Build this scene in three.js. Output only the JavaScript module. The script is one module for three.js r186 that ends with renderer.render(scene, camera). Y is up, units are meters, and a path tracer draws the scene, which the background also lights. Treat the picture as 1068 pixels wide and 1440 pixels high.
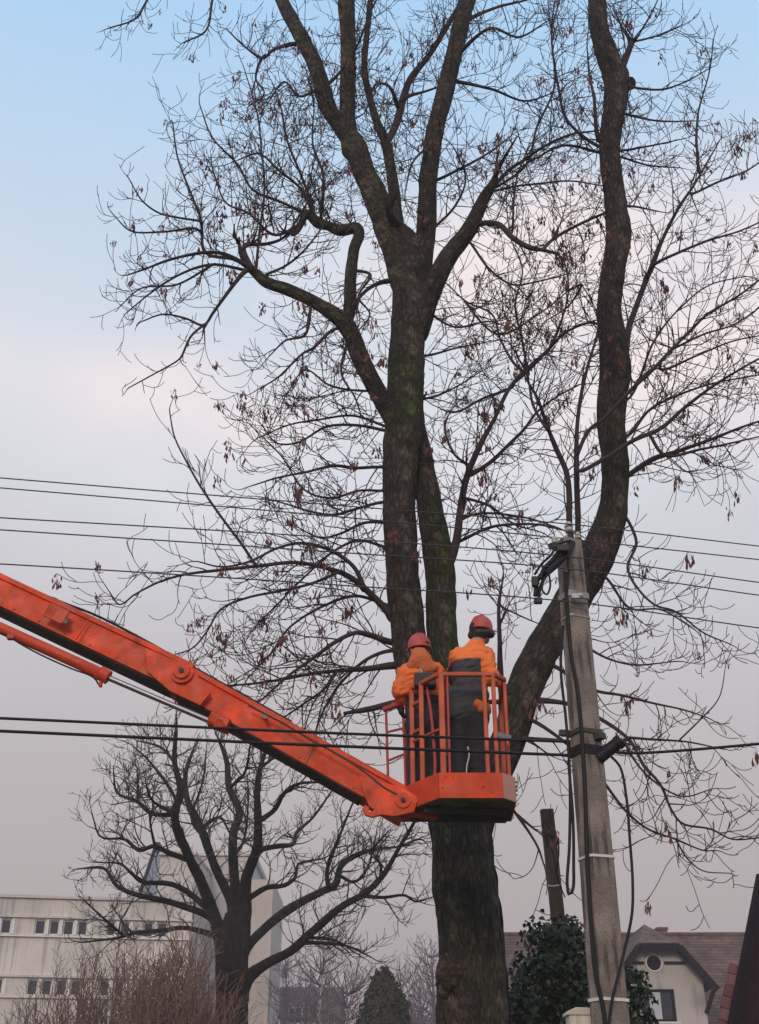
import * as THREE from 'three';
import { mergeGeometries } from 'three/addons/utils/BufferGeometryUtils.js';
import { RoundedBoxGeometry } from 'three/addons/geometries/RoundedBoxGeometry.js';

// ------------------------------------------------------------------ camera, sky, sun, exposure
const scene = new THREE.Scene();
const FOCAL = 1620, PITCH = THREE.MathUtils.degToRad(28.4);
const camera = new THREE.PerspectiveCamera(2 * Math.atan(720 / FOCAL) * 180 / Math.PI, 1068 / 1440, 0.1, 2000);
camera.position.set(0, 1.65, 0);
camera.rotation.x = PITCH;
scene.add(camera);
const renderer = new THREE.WebGLRenderer({ antialias: true });
renderer.setSize(759, 1024);
renderer.toneMapping = THREE.LinearToneMapping;
renderer.toneMappingExposure = 1.0;
renderer.shadowMap.enabled = true;

let seed = 12345;
const rnd = () => { seed = (seed + 0x6D2B79F5) | 0; let t = Math.imul(seed ^ (seed >>> 15), 1 | seed); t = (t + Math.imul(t ^ (t >>> 7), 61 | t)) ^ t; return ((t ^ (t >>> 14)) >>> 0) / 4294967296; };
const rr = (a, b) => a + (b - a) * rnd();
const V = (x, y, z) => new THREE.Vector3(x, y, z);
const lerp = (a, b, t) => a + (b - a) * t;
const clamp = (x, a, b) => Math.min(b, Math.max(a, x));
const sst = (a, b, x) => { const t = clamp((x - a) / (b - a), 0, 1); return t * t * (3 - 2 * t); };
const hash3 = (x, y, z) => { let h = (Math.imul(x, 374761393) + Math.imul(y, 668265263) + Math.imul(z, 1274126177)) | 0; h = Math.imul(h ^ (h >>> 13), 1274126177); return ((h ^ (h >>> 16)) >>> 0) / 4294967296; };
function vnoise(x, y, z = 0, px = 0, py = 0) {                      // value noise, periodic in x and y when px, py are given
  const xi = Math.floor(x), yi = Math.floor(y), zi = Math.floor(z);
  let fx = x - xi, fy = y - yi, fz = z - zi;
  fx = fx * fx * (3 - 2 * fx); fy = fy * fy * (3 - 2 * fy); fz = fz * fz * (3 - 2 * fz);
  const wx = i => px ? ((i % px) + px) % px : i, wy = i => py ? ((i % py) + py) % py : i;
  const h = (a, b, c) => hash3(wx(xi + a), wy(yi + b), zi + c);
  return lerp(lerp(lerp(h(0, 0, 0), h(1, 0, 0), fx), lerp(h(0, 1, 0), h(1, 1, 0), fx), fy), lerp(lerp(h(0, 0, 1), h(1, 0, 1), fx), lerp(h(0, 1, 1), h(1, 1, 1), fx), fy), fz);
}
function fbm(x, y, z, o = 4) { let s = 0, a = 0.5, t = 0; for (let i = 0; i < o; i++) { s += a * vnoise(x, y, z); t += a; x = x * 2.03 + 7.1; y = y * 2.03 + 3.7; z = z * 2.03 + 1.3; a *= 0.5; } return s / t; }
const s2l = v => { v /= 255; return v <= 0.04045 ? v / 12.92 : Math.pow((v + 0.055) / 1.055, 2.4); };

{ // evening sky: blue overhead, a veil of pale pink-grey cloud below, dull mauve towards the horizon
  const W = 1024, H = 512, data = new Float32Array(W * H * 4);
  const stops = [[-90, 120, 114, 112], [0, 170, 159, 158], [5, 177, 166, 165], [10, 187, 177, 176], [18, 197, 192, 194], [24, 207, 207, 213], [29, 219, 222, 230], [34, 222, 226, 235], [40, 204, 221, 238], [47, 187, 216, 244], [54, 174, 213, 249], [70, 155, 198, 243], [90, 148, 192, 240]];
  for (let j = 0; j < H; j++) for (let i = 0; i < W; i++) {
    const e = ((j + 0.5) / H - 0.5) * Math.PI, a = ((i + 0.5) / W - 0.5) * 2 * Math.PI;
    const x = Math.cos(e) * Math.cos(a), z = Math.cos(e) * Math.sin(a), y = Math.sin(e);
    const q = 1 / (0.35 + Math.max(y, 0));
    const n1 = fbm(x * q * 2.1 + 3, z * q * 2.1, y * 2 + 5, 5), n2 = fbm(x * q * 2.6 + 13.2, z * q * 2.6 + 4.1, y * 3 + 2, 6), n3 = fbm(x * q * 6 + 3, z * q * 6, y * 6, 4);
    const deg = e * 180 / Math.PI + (n1 - 0.5) * 11 * sst(8, 24, e * 180 / Math.PI);
    let k = 0; while (k < stops.length - 2 && stops[k + 1][0] < deg) k++;
    const t = clamp((deg - stops[k][0]) / (stops[k + 1][0] - stops[k][0]), 0, 1);
    const pink = sst(0.40, 0.62, n2 + 0.18 * (n3 - 0.5)) * sst(20, 30, deg) * (1 - sst(37, 47, deg));
    let bank = 0; const az = Math.atan2(x, -z) * 180 / Math.PI, ed = e * 180 / Math.PI; for (const [ca, ce, wa, we, st] of [[-9, 32.5, 10, 3.6, 1], [2, 33.5, 6, 2.6, 0.8], [10, 40, 8, 3.0, 0.9], [17, 34, 7, 2.5, 0.6], [-34, 33, 14, 4, 0.8], [36, 37, 13, 4, 0.8], [75, 34, 20, 5, 0.8], [-80, 36, 22, 5, 0.8], [130, 34, 24, 5, 0.8], [-135, 35, 24, 5, 0.8], [178, 36, 18, 5, 0.8]]) { const d = ((az - ca + 540) % 360) - 180; bank = Math.max(bank, st * Math.exp(-((d / wa) ** 2) - ((ed - ce + (n1 - 0.5) * 12) / we) ** 2)); }
    const pk = clamp(0.45 * pink + bank * sst(0.24, 0.62, n2 * 0.6 + n3 * 0.4) * 1.15, 0, 1);
    const tint = [252, 238, 237], o = (j * W + i) * 4;
    for (let c = 0; c < 3; c++) { const b = lerp(stops[k][c + 1], stops[k + 1][c + 1], t); data[o + c] = lerp(s2l(b), s2l(tint[c]), 0.9 * pk); }
    data[o + 3] = 1;
  }
  const sky = new THREE.DataTexture(data, W, H, THREE.RGBAFormat, THREE.FloatType);
  sky.mapping = THREE.EquirectangularReflectionMapping; sky.magFilter = THREE.LinearFilter; sky.minFilter = THREE.LinearFilter; sky.wrapS = THREE.RepeatWrapping; sky.needsUpdate = true;
  scene.background = sky; scene.environment = sky;
}
const sun = new THREE.DirectionalLight(0xffe6cc, 1.3);
sun.position.set(-7, 20, 28); sun.target.position.set(0, 4, -12); sun.shadow.radius = 30; sun.castShadow = true;
Object.assign(sun.shadow.camera, { left: -40, right: 40, top: 40, bottom: -40, near: 1, far: 160 });
scene.add(sun, sun.target);
scene.fog = new THREE.FogExp2(0xc8c4cc, 0.002);

// ------------------------------------------------------------------ helpers
const CP = Math.cos(PITCH), SP = Math.sin(PITCH);
function at(px, py, D) {                                            // the point D metres ahead on level ground that the photograph shows at px, py
  const x = (px - 534) / FOCAL, y = (720 - py) / FOCAL, f = CP - y * SP, u = SP + y * CP;
  return V(x / f * D, 1.65 + u / f * D, -D);
}
const mpp = (p) => (-p.z * CP + (p.y - 1.65) * SP) / FOCAL;          // metres per photograph pixel at a point
const taken = {};
const numbered = n => { const k = taken[n] = (taken[n] ?? -1) + 1; return k ? n + '_' + String(k).padStart(3, '0') : n; };
function tag(o, label, category, group, kind) { Object.assign(o.userData, label && { label }, category && { category }, group && { group }, kind && { kind }); return o; }
function thing(name, label, category, group, pos) { const o = new THREE.Group(); o.name = numbered(name); if (pos) o.position.copy(pos); scene.add(o); return tag(o, label, category, group); }
function part(name, geo, mat, parent, kind) {
  const m = new THREE.Mesh(Array.isArray(geo) ? (geo.length > 1 ? mergeGeometries(geo.map(g => g.index ? g.toNonIndexed() : g)) : geo[0]) : geo, mat);
  m.name = parent ? name : numbered(name); m.castShadow = m.receiveShadow = true; (parent || scene).add(m);
  if (kind) m.userData.kind = kind; return m;
}
const box = (w, h, d, x = 0, y = 0, z = 0) => new THREE.BoxGeometry(w, h, d).translate(x, y, z);
const rbox = (w, h, d, x = 0, y = 0, z = 0, r = 0.01) => new RoundedBoxGeometry(w, h, d, 2, Math.min(r, w / 2.1, h / 2.1, d / 2.1)).translate(x, y, z);
function frameOf(A, B) { const ax = B.clone().sub(A).normalize(); let side = V(0, 1, 0); if (Math.abs(ax.y) > 0.99) side = V(0, 0, 1); side = ax.clone().cross(side).normalize(); if (side.z < 0) side.negate(); const up = side.clone().cross(ax).normalize(); if (up.y < 0 && Math.abs(ax.y) < 0.99) up.negate(); return { ax, side, up }; }
function beamGeo(A, B, prof) {                                      // prof: [side, up] outline swept from A to B
  const sh = new THREE.Shape(prof.map(p => new THREE.Vector2(p[0], p[1])));
  const g = new THREE.ExtrudeGeometry(sh, { depth: A.distanceTo(B), bevelEnabled: false, steps: 1 });
  const { ax, side, up } = frameOf(A, B); const m = new THREE.Matrix4();
  const flip = side.clone().cross(up).dot(ax) < 0;
  m.makeBasis(side, up, ax); m.setPosition(A); g.applyMatrix4(m);
  if (flip) { const p = g.attributes.position.array, n = g.attributes.normal.array, u = g.attributes.uv.array; for (let i = 0; i < p.length; i += 9) for (let k = 0; k < 3; k++) { [p[i + 3 + k], p[i + 6 + k]] = [p[i + 6 + k], p[i + 3 + k]]; [n[i + 3 + k], n[i + 6 + k]] = [n[i + 6 + k], n[i + 3 + k]]; } for (let i = 0; i < u.length; i += 6) for (let k = 0; k < 2; k++) [u[i + 2 + k], u[i + 4 + k]] = [u[i + 4 + k], u[i + 2 + k]]; g.computeVertexNormals(); }
  return g;
}
const chamfer = (w, h, c, oy = 0) => [[-w / 2 + c, -h / 2 + oy], [w / 2 - c, -h / 2 + oy], [w / 2, -h / 2 + c + oy], [w / 2, h / 2 - c + oy], [w / 2 - c, h / 2 + oy], [-w / 2 + c, h / 2 + oy], [-w / 2, h / 2 - c + oy], [-w / 2, -h / 2 + c + oy]];
const barGeo = (A, B, w, h = w, c = 0.004) => beamGeo(A, B, chamfer(w, h, Math.min(c, w / 4, h / 4)));
function cylGeo(A, B, r0, r1 = r0, seg = 20) { const L = A.distanceTo(B), g = new THREE.CylinderGeometry(r1, r0, L, seg); g.translate(0, L / 2, 0); g.applyQuaternion(new THREE.Quaternion().setFromUnitVectors(V(0, 1, 0), B.clone().sub(A).normalize())); return g.translate(A.x, A.y, A.z); }
const tubeGeo = (pts, r, seg = 40, rad = 8) => new THREE.TubeGeometry(new THREE.CatmullRomCurve3(pts), seg, r, rad);
function polyGeo(pts) {                                             // flat polygon (convex) of world points, two-sided by the tracer
  const pos = [], uv = []; const e1 = pts[1].clone().sub(pts[0]).normalize(), n = e1.clone().cross(pts[2].clone().sub(pts[0])).normalize(), e2 = n.clone().cross(e1);
  for (let i = 1; i < pts.length - 1; i++) for (const p of [pts[0], pts[i], pts[i + 1]]) { pos.push(p.x, p.y, p.z); const q = p.clone().sub(pts[0]); uv.push(q.dot(e1), q.dot(e2)); }
  const g = new THREE.BufferGeometry(); g.setAttribute('position', new THREE.Float32BufferAttribute(pos, 3)); g.setAttribute('uv', new THREE.Float32BufferAttribute(uv, 2)); g.computeVertexNormals(); return g;
}
function slabGeo(pts, th) {                                         // convex polygon with thickness, downwards along its normal
  const e1 = pts[1].clone().sub(pts[0]), n = e1.cross(pts[2].clone().sub(pts[0])).normalize(); if (n.y < 0) n.negate(); const lo = pts.map(p => p.clone().addScaledVector(n, -th));
  const gs = [polyGeo(pts), polyGeo(lo.slice().reverse())]; for (let i = 0; i < pts.length; i++) { const j = (i + 1) % pts.length; gs.push(polyGeo([pts[i], lo[i], lo[j], pts[j]])); } return mergeGeometries(gs);
}
function tex(w, h, fn, srgb = true, rep = [1, 1]) {
  const d = new Uint8Array(w * h * 4); for (let j = 0; j < h; j++) for (let i = 0; i < w; i++) { const c = fn(i / w, j / h); const o = (j * w + i) * 4; d[o] = clamp(c[0], 0, 1) * 255; d[o + 1] = clamp(c[1], 0, 1) * 255; d[o + 2] = clamp(c[2], 0, 1) * 255; d[o + 3] = 255; }
  const t = new THREE.DataTexture(d, w, h); t.wrapS = t.wrapT = THREE.RepeatWrapping; t.magFilter = THREE.LinearFilter; t.minFilter = THREE.LinearMipmapLinearFilter; t.generateMipmaps = true; if (srgb) t.colorSpace = THREE.SRGBColorSpace; t.repeat.set(...rep); t.needsUpdate = true; return t;
}
const pfb = (u, v, px, py, s, o = 4) => { let r = 0, a = 0.5, t = 0; for (let i = 0; i < o; i++) { r += a * vnoise(u * px, v * py, s + i * 3.3, px, py); t += a; px *= 2; py *= 2; a *= 0.5; } return r / t; };
const lin = (r, g, b) => new THREE.Color().setRGB(r, g, b);
const std = (c, rough = 0.8, extra = {}) => new THREE.MeshStandardMaterial({ color: c, roughness: rough, ...extra });
const mottle = (c, amt, px, py, seedz, fleck = 0) => tex(256, 256, (u, v) => { const n = pfb(u, v, px, py, seedz, 5), f = fleck && vnoise(u * 90, v * 90, seedz + 40, 90, 90) > 1 - fleck ? -0.25 : 0; const k = 1 + (n - 0.5) * 2 * amt + f; return c.map(x => x / 255 * k); });

// ------------------------------------------------------------------ materials
const barkH = (u, v) => { const w = (pfb(u, v, 4, 3, 2, 3) - 0.5) * 0.10; const a = Math.abs(pfb(u + w, v, 18, 8, 11, 3) - 0.5) * 2, b = Math.abs(pfb(u + w, v, 36, 22, 17, 3) - 0.5) * 2; return clamp(0.15 + 0.75 * Math.pow(a, 0.7) + 0.35 * Math.pow(b, 0.8) - 0.1, 0, 1); };
const barkBump = tex(512, 512, (u, v) => { const h = barkH(u, v) * 0.85 + 0.15 * vnoise(u * 128, v * 128, 5, 128, 128); return [h, h, h]; }, false);
const barkMap = tex(512, 512, (u, v) => { const h = barkH(u, v), n = pfb(u, v, 5, 5, 31, 5), l = sst(0.60, 0.74, pfb(u, v, 9, 9, 57, 4)); const gr = vnoise(u * 200, v * 160, 8, 200, 160), k = 0.22 + 0.72 * h + 0.7 * (n - 0.5) + 0.3 * (gr - 0.5); const c = [0.445 * k, 0.375 * k, 0.33 * k]; return [lerp(c[0], 0.50, l * 0.35), lerp(c[1], 0.49, l * 0.35), lerp(c[2], 0.45, l * 0.35)]; });
const M = {
  bark: std(0xffffff, 0.95, { map: barkMap, bumpMap: barkBump, bumpScale: 0.045, vertexColors: true }),
  branch: std(lin(0.055, 0.038, 0.038), 0.95, { bumpMap: barkBump, bumpScale: 0.006 }),
  twig: std(lin(0.05, 0.030, 0.032), 0.9),
  seed: std(lin(0.15, 0.055, 0.045), 0.85, { side: THREE.DoubleSide }),
  oakBark: std(lin(0.46, 0.41, 0.41), 0.95, { map: barkMap, bumpMap: barkBump, bumpScale: 0.05, vertexColors: true }),
  oakTwig: std(lin(0.058, 0.048, 0.047), 0.9),
};
{ // painted boom steel: orange-red with grime, scuffs and fading
  const paint = (r, g, b, s) => tex(512, 512, (u, v) => { const n = pfb(u, v, 3, 3, s, 6), m = pfb(u, v, 9, 9, s + 9, 4), sc = sst(0.72, 0.80, pfb(u, v, 34, 34, s + 20, 3)); const gm = sst(0.56, 0.74, pfb(u, v, 6, 4, s + 31, 5)) * 0.2, sx = sst(0.80, 0.86, vnoise(u * 10, v * 150, s + 50, 10, 150)) * sst(0.5, 0.6, pfb(u, v, 5, 5, s + 60, 3)); const k = 1 + (n - 0.5) * 0.45 + (m - 0.5) * 0.25; const q = [r * k * (1 - 0.35 * sc), g * k * (1 - 0.1 * sc), b * k], d = [0.30, 0.19, 0.14], l = [0.86, 0.52, 0.40]; return q.map((x, i) => lerp(lerp(x, d[i], gm), l[i], sx * 0.4)); });
  const rough = tex(256, 256, (u, v) => { const n = 0.40 + 0.45 * pfb(u, v, 7, 7, 77, 5); return [n, n, n]; }, false);
  M.paint = std(0xffffff, 1, { map: paint(0.86, 0.28, 0.10, 3), roughnessMap: rough });
  M.railPaint = std(lin(0.66, 0.112, 0.04), 0.55, { map: mottle([240, 235, 230], 0.22, 6, 6, 19, 0.02) });
  M.underShade = std(lin(0.11, 0.045, 0.035), 0.8, { map: mottle([215, 205, 200], 0.6, 4, 9, 55) });  // dark brown: shade of the boom underside put into the colour
  M.redFrame = std(lin(0.42, 0.045, 0.05), 0.55);
  M.steel = std(lin(0.36, 0.34, 0.36), 0.4, { metalness: 0.9 });
  M.galv = std(lin(0.45, 0.46, 0.48), 0.5, { metalness: 0.6, map: mottle([225, 225, 228], 0.25, 8, 8, 5) });
  M.black = new THREE.MeshPhysicalMaterial({ color: lin(0.012, 0.011, 0.013), roughness: 0.6, specularIntensity: 0.6 });
  M.floorUnder = std(lin(0.20, 0.16, 0.12), 0.8, { map: mottle([230, 215, 190], 0.6, 6, 6, 8) });
  M.grime = std(lin(0.06, 0.055, 0.05), 0.85);
  M.ceramic = std(lin(0.5, 0.47, 0.44), 0.35);
}
M.concrete = std(0xffffff, 0.92, { map: tex(512, 512, (u, v) => { const n = pfb(u, v, 5, 5, 41, 6), g = vnoise(u * 170, v * 170, 3, 170, 170), st = sst(0.5, 0.75, pfb(u, v, 18, 2, 47, 4)), h = vnoise(u * 60, v * 60, 9, 60, 60) > 0.93 ? 0.72 : 1; const k = (0.86 + (n - 0.5) * 0.5 + (g - 0.5) * 0.22) * h * (1 - 0.38 * st); return [0.65 * k, 0.595 * k, 0.56 * k]; }), bumpMap: tex(256, 256, (u, v) => { const g = 0.6 * vnoise(u * 90, v * 90, 3, 90, 90) + 0.4 * pfb(u, v, 9, 9, 4, 4); return [g, g, g]; }, false), bumpScale: 0.006 });
M.render = std(0xffffff, 0.95, { map: tex(512, 512, (u, v) => { const n = pfb(u, v, 5, 5, 21, 6), st = sst(0.52, 0.75, pfb(u, v, 40, 2, 24, 4)), g = vnoise(u * 220, v * 220, 4, 220, 220); const k = 1 + (n - 0.5) * 0.3 + (g - 0.5) * 0.08 - 0.16 * st; return [0.82 * k, 0.795 * k, 0.775 * k]; }) });
M.houseWall = std(0xffffff, 0.95, { map: tex(256, 256, (u, v) => { const n = pfb(u, v, 4, 4, 61, 5), st = sst(0.5, 0.72, pfb(u, v, 14, 2, 66, 4)); const k = 0.98 + (n - 0.5) * 0.25 - 0.14 * st; return [0.73 * k, 0.70 * k, 0.69 * k]; }) });
M.roofTile = std(0xffffff, 0.9, { map: tex(512, 512, (u, v) => { const row = Math.floor(v * 16), o = (row % 2) * 0.5, col = Math.floor(u * 16 + o); const t = hash3(col % 16, row, 3), n = pfb(u, v, 6, 6, 71, 5), e = (v * 16 % 1) < 0.16 ? 0.82 : 1; const k = (0.8 + 0.25 * t + (n - 0.5) * 0.6) * e; return [0.43 * k, 0.335 * k, 0.29 * k]; }), bumpMap: tex(256, 256, (u, v) => { const h = 1 - (v * 16 % 1); return [h, h, h]; }, false), bumpScale: 0.03 });
M.darkWood = new THREE.MeshPhysicalMaterial({ color: lin(0.024, 0.015, 0.017), roughness: 0.85, specularIntensity: 0.35, map: mottle([235, 225, 225], 0.35, 3, 30, 15) });
M.glass = new THREE.MeshPhysicalMaterial({ color: lin(0.03, 0.033, 0.04), roughness: 0.06, metalness: 0, ior: 1.5 });
M.whiteFrame = std(lin(0.72, 0.70, 0.69), 0.6);
M.ground = std(0xffffff, 1, { map: tex(512, 512, (u, v) => { const n = pfb(u, v, 6, 6, 91, 6), g = vnoise(u * 200, v * 200, 6, 200, 200); const k = 0.6 + 0.6 * n + 0.3 * (g - 0.5); return [0.33 * k, 0.34 * k, 0.22 * k]; }) });
M.asphalt = std(0xffffff, 0.95, { map: mottle([70, 69, 68], 0.3, 8, 8, 92, 0.05) });

// ------------------------------------------------------------------ ground and road
{
  const g = new THREE.PlaneGeometry(1600, 1600, 1, 1); g.rotateX(-Math.PI / 2); const uv = g.attributes.uv; for (let i = 0; i < uv.count; i++) uv.setXY(i, uv.getX(i) * 400, uv.getY(i) * 400);
  tag(part('ground', g, M.ground), null, null, null, 'structure');
  const r = new THREE.PlaneGeometry(300, 6); r.rotateX(-Math.PI / 2); r.translate(0, 0.004, -4.5); const u2 = r.attributes.uv; for (let i = 0; i < u2.count; i++) u2.setXY(i, u2.getX(i) * 100, u2.getY(i) * 2);
  tag(part('road', r, M.asphalt), null, null, null, 'structure');
}

// ------------------------------------------------------------------ tubes for trees
class Acc {
  constructor() { this.p = []; this.n = []; this.u = []; this.c = []; this.i = []; }
  tube(pts, rad, seg, o = {}) {                                     // pts: Vector3[], rad: radius at each
    const base = this.p.length / 3, N = pts.length; let T = V(), prev = null, nx = null; const tmp = V(); let dist = 0;
    for (let k = 0; k < N; k++) {
      T.copy(pts[Math.min(N - 1, k + 1)]).sub(pts[Math.max(0, k - 1)]).normalize();
      if (!nx) { nx = Math.abs(T.y) < 0.9 ? V(0, 1, 0) : V(1, 0, 0); nx.addScaledVector(T, -nx.dot(T)).normalize(); } else { nx.addScaledVector(T, -nx.dot(T)).normalize(); }
      const ny = tmp.copy(T).cross(nx).clone(); if (k) dist += pts[k].distanceTo(pts[k - 1]);
      const m = o.bark ? seg + 1 : seg;
      for (let j = 0; j < m; j++) {
        const a = j / seg * Math.PI * 2, ca = Math.cos(a), sa = Math.sin(a); const dx = nx.x * ca + ny.x * sa, dy = nx.y * ca + ny.y * sa, dz = nx.z * ca + ny.z * sa;
        let r = rad[k]; if (o.bump) { const q = pts[k]; const l = 0.5 + 0.5 * Math.cos(a); r *= 1 + o.bump * (2 * fbm(q.x * 1.6 + dx * 0.9 + 9, q.y * 1.6 + dy * 0.9, q.z * 1.6 + dz * 0.9, 3) - 1) + (o.fine || 0) * (Math.abs(2 * vnoise(a * 7 / 1.0 + 3, dist * 3.2, 5) - 1) - 0.5); }
        this.p.push(pts[k].x + dx * r, pts[k].y + dy * r, pts[k].z + dz * r); this.n.push(dx, dy, dz);
        if (o.bark) { this.u.push(j / seg * Math.max(1, Math.round(rad[0] * 2 * Math.PI / 0.9)), dist / 0.9); const c = o.color ? o.color(pts[k], dx, dy, dz, dist) : [1, 1, 1]; this.c.push(...c); } else this.u.push(j / seg, dist);
      }
    }
    const m = o.bark ? seg + 1 : seg;
    for (let k = 0; k < N - 1; k++) for (let j = 0; j < seg; j++) { const a = base + k * m + j, b = base + k * m + (o.bark ? j + 1 : (j + 1) % seg), c = a + m, d = b + m; this.i.push(a, b, c, b, d, c); }
    if (o.cap) { const e = this.p.length / 3, q = pts[N - 1]; this.p.push(q.x, q.y, q.z); this.n.push(T.x, T.y, T.z); this.u.push(0, 0); if (o.bark) this.c.push(0.9, 0.85, 0.75); for (let j = 0; j < seg; j++) this.i.push(base + (N - 1) * m + j, base + (N - 1) * m + (j + 1) % m, e); }
  }
  quad(a, b, c, d) { const e = this.p.length / 3, n = b.clone().sub(a).cross(d.clone().sub(a)).normalize(); for (const q of [a, b, c, d]) { this.p.push(q.x, q.y, q.z); this.n.push(n.x, n.y, n.z); } this.u.push(0, 0, 1, 0, 1, 1, 0, 1); this.i.push(e, e + 1, e + 2, e, e + 2, e + 3); }
  geo(smooth) { const g = new THREE.BufferGeometry(); g.setAttribute('position', new THREE.Float32BufferAttribute(this.p, 3)); g.setAttribute('normal', new THREE.Float32BufferAttribute(this.n, 3)); g.setAttribute('uv', new THREE.Float32BufferAttribute(this.u, 2)); if (this.c.length) g.setAttribute('color', new THREE.Float32BufferAttribute(this.c, 3)); g.setIndex(this.i); if (smooth) g.computeVertexNormals(); return g; }
}
function traced(spec, D0, D1, wob = 0.12) {                         // "x,y,r x,y x,y,r": a branch measured on the photograph, given depths D0..D1
  const q = spec.trim().split(/\s+/).map(s => s.split(',').map(Number)); const n = q.length;
  for (let i = 0; i < n; i++) if (q[i][2] === undefined) { let a = i, b = i; while (a > 0 && q[a][2] === undefined) a--; while (b < n - 1 && q[b][2] === undefined) b++; const ra = q[a][2], rb = q[b][2] ?? ra * 0.35; q[i].rr = lerp(ra, rb, (i - a) / Math.max(1, b - a)); } else q[i].rr = q[i][2];
  let len = [0]; for (let i = 1; i < n; i++) len.push(len[i - 1] + Math.hypot(q[i][0] - q[i - 1][0], q[i][1] - q[i - 1][1]));
  const ph = rnd() * 6.3; const pts = q.map((p, i) => { const t = len[i] / len[n - 1]; return at(p[0], p[1], lerp(D0, D1, t) + wob * Math.sin(t * 5 + ph) * Math.sin(Math.PI * t)); });
  return { pts, rad: q.map((p, i) => p.rr * mpp(pts[i])) };
}
function resample(b, step) {
  const c = new THREE.CatmullRomCurve3(b.pts, false, 'centripetal'), L = c.getLength(), n = Math.max(3, Math.ceil(L / step)), m = b.pts.length - 1; const pts = [], rad = [];
  for (let i = 0; i <= n; i++) { const t = i / n * m, k = Math.min(m - 1, Math.floor(t)), f = t - k; pts.push(c.getPoint(i / n)); rad.push(lerp(b.rad[k], b.rad[k + 1], f * f * (3 - 2 * f))); }
  return { pts, rad, L };
}
const UP = V(0, 1, 0);
function randPerp(d) { const v = V(rr(-1, 1), rr(-1, 1), rr(-1, 1)); return v.addScaledVector(d, -v.dot(d)).normalize(); }
// one side shoot with its own shoots; s: settings of the species
function grow(acc, p, d, len, r, lvl, s, ends) {
  const n = lvl === 1 ? 9 : lvl === 2 ? 7 : 5; const pts = [p.clone()], rad = [r], dir = d.clone(); const st = len / n; const bend = randPerp(d).multiplyScalar(s.bend * rr(0.3, 1));
  for (let i = 1; i <= n; i++) { const t = i / n; dir.addScaledVector(bend, 1 / n); dir.x += rr(-1, 1) * s.wig; dir.y += rr(-1, 1) * s.wig; dir.z += rr(-1, 1) * s.wig; dir.y += (t < 0.55 ? -s.droop : s.lift) / n; const q = pts[i - 1]; if (s.minD && -q.z < s.minD && dir.z > 0) dir.z = -0.3; dir.normalize(); pts.push(q.clone().addScaledVector(dir, st)); rad.push(Math.max(s.rmin, r * (1 - 0.75 * t))); }
  acc.tube(pts, rad, lvl === 1 ? 4 : 3);
  if (ends && lvl >= 2) ends.push([pts[n].clone(), dir.clone()]);
  if (lvl >= s.levels) return;
  const kids = Math.max(1, Math.round(len * s.dens[lvl] * rr(0.7, 1.3)));
  for (let k = 0; k < kids; k++) {
    const t = rr(0.15, 0.97), i = Math.min(n - 1, Math.floor(t * n)), f = t * n - i; const q = pts[i].clone().lerp(pts[i + 1], f), ax = pts[i + 1].clone().sub(pts[i]).normalize();
    const an = rr(0.5, 1.15), v = ax.clone().multiplyScalar(Math.cos(an)).addScaledVector(randPerp(ax), Math.sin(an)); v.y += s.up; v.normalize();
    grow(acc, q, v, s.len[lvl] * rr(0.45, 1.2) * (1 - 0.4 * t), Math.max(s.rmin, r * 0.6), lvl + 1, s, ends);
  }
}
function sprout(acc, b, s, o = {}, ends) {                          // side shoots along a branch
  const c = resample(b, 0.08), L = c.L; const from = o.from ?? 0.2, dens = (o.dens ?? 1) * s.dens[0]; const n = Math.round(L * (1 - from) * dens);
  for (let k = 0; k < n; k++) {
    const t = from + (1 - from) * (k + rnd()) / n, i = Math.min(c.pts.length - 2, Math.floor(t * (c.pts.length - 1))); const ax = c.pts[i + 1].clone().sub(c.pts[i]).normalize();
    const an = rr(0.55, 1.2), v = ax.clone().multiplyScalar(Math.cos(an)).addScaledVector(randPerp(ax), Math.sin(an)); v.y += o.up ?? s.up; if (o.side) v.x += o.side; v.z *= 0.9; v.normalize();
    grow(acc, c.pts[i], v, (o.len ?? 1) * s.len[0] * rr(0.45, 1.25) * (1 - 0.35 * t), clamp(c.rad[i] * 0.6, s.rmin * 1.3, s.rmax), 1, s, ends);
  }
  if (o.tip !== 0) { const e = c.pts.length - 1; grow(acc, c.pts[e], c.pts[e].clone().sub(c.pts[e - 1]).normalize(), s.len[0] * 0.5 * (o.len ?? 1), Math.max(s.rmin * 1.2, c.rad[e]), 1, s, ends); }
}

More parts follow.
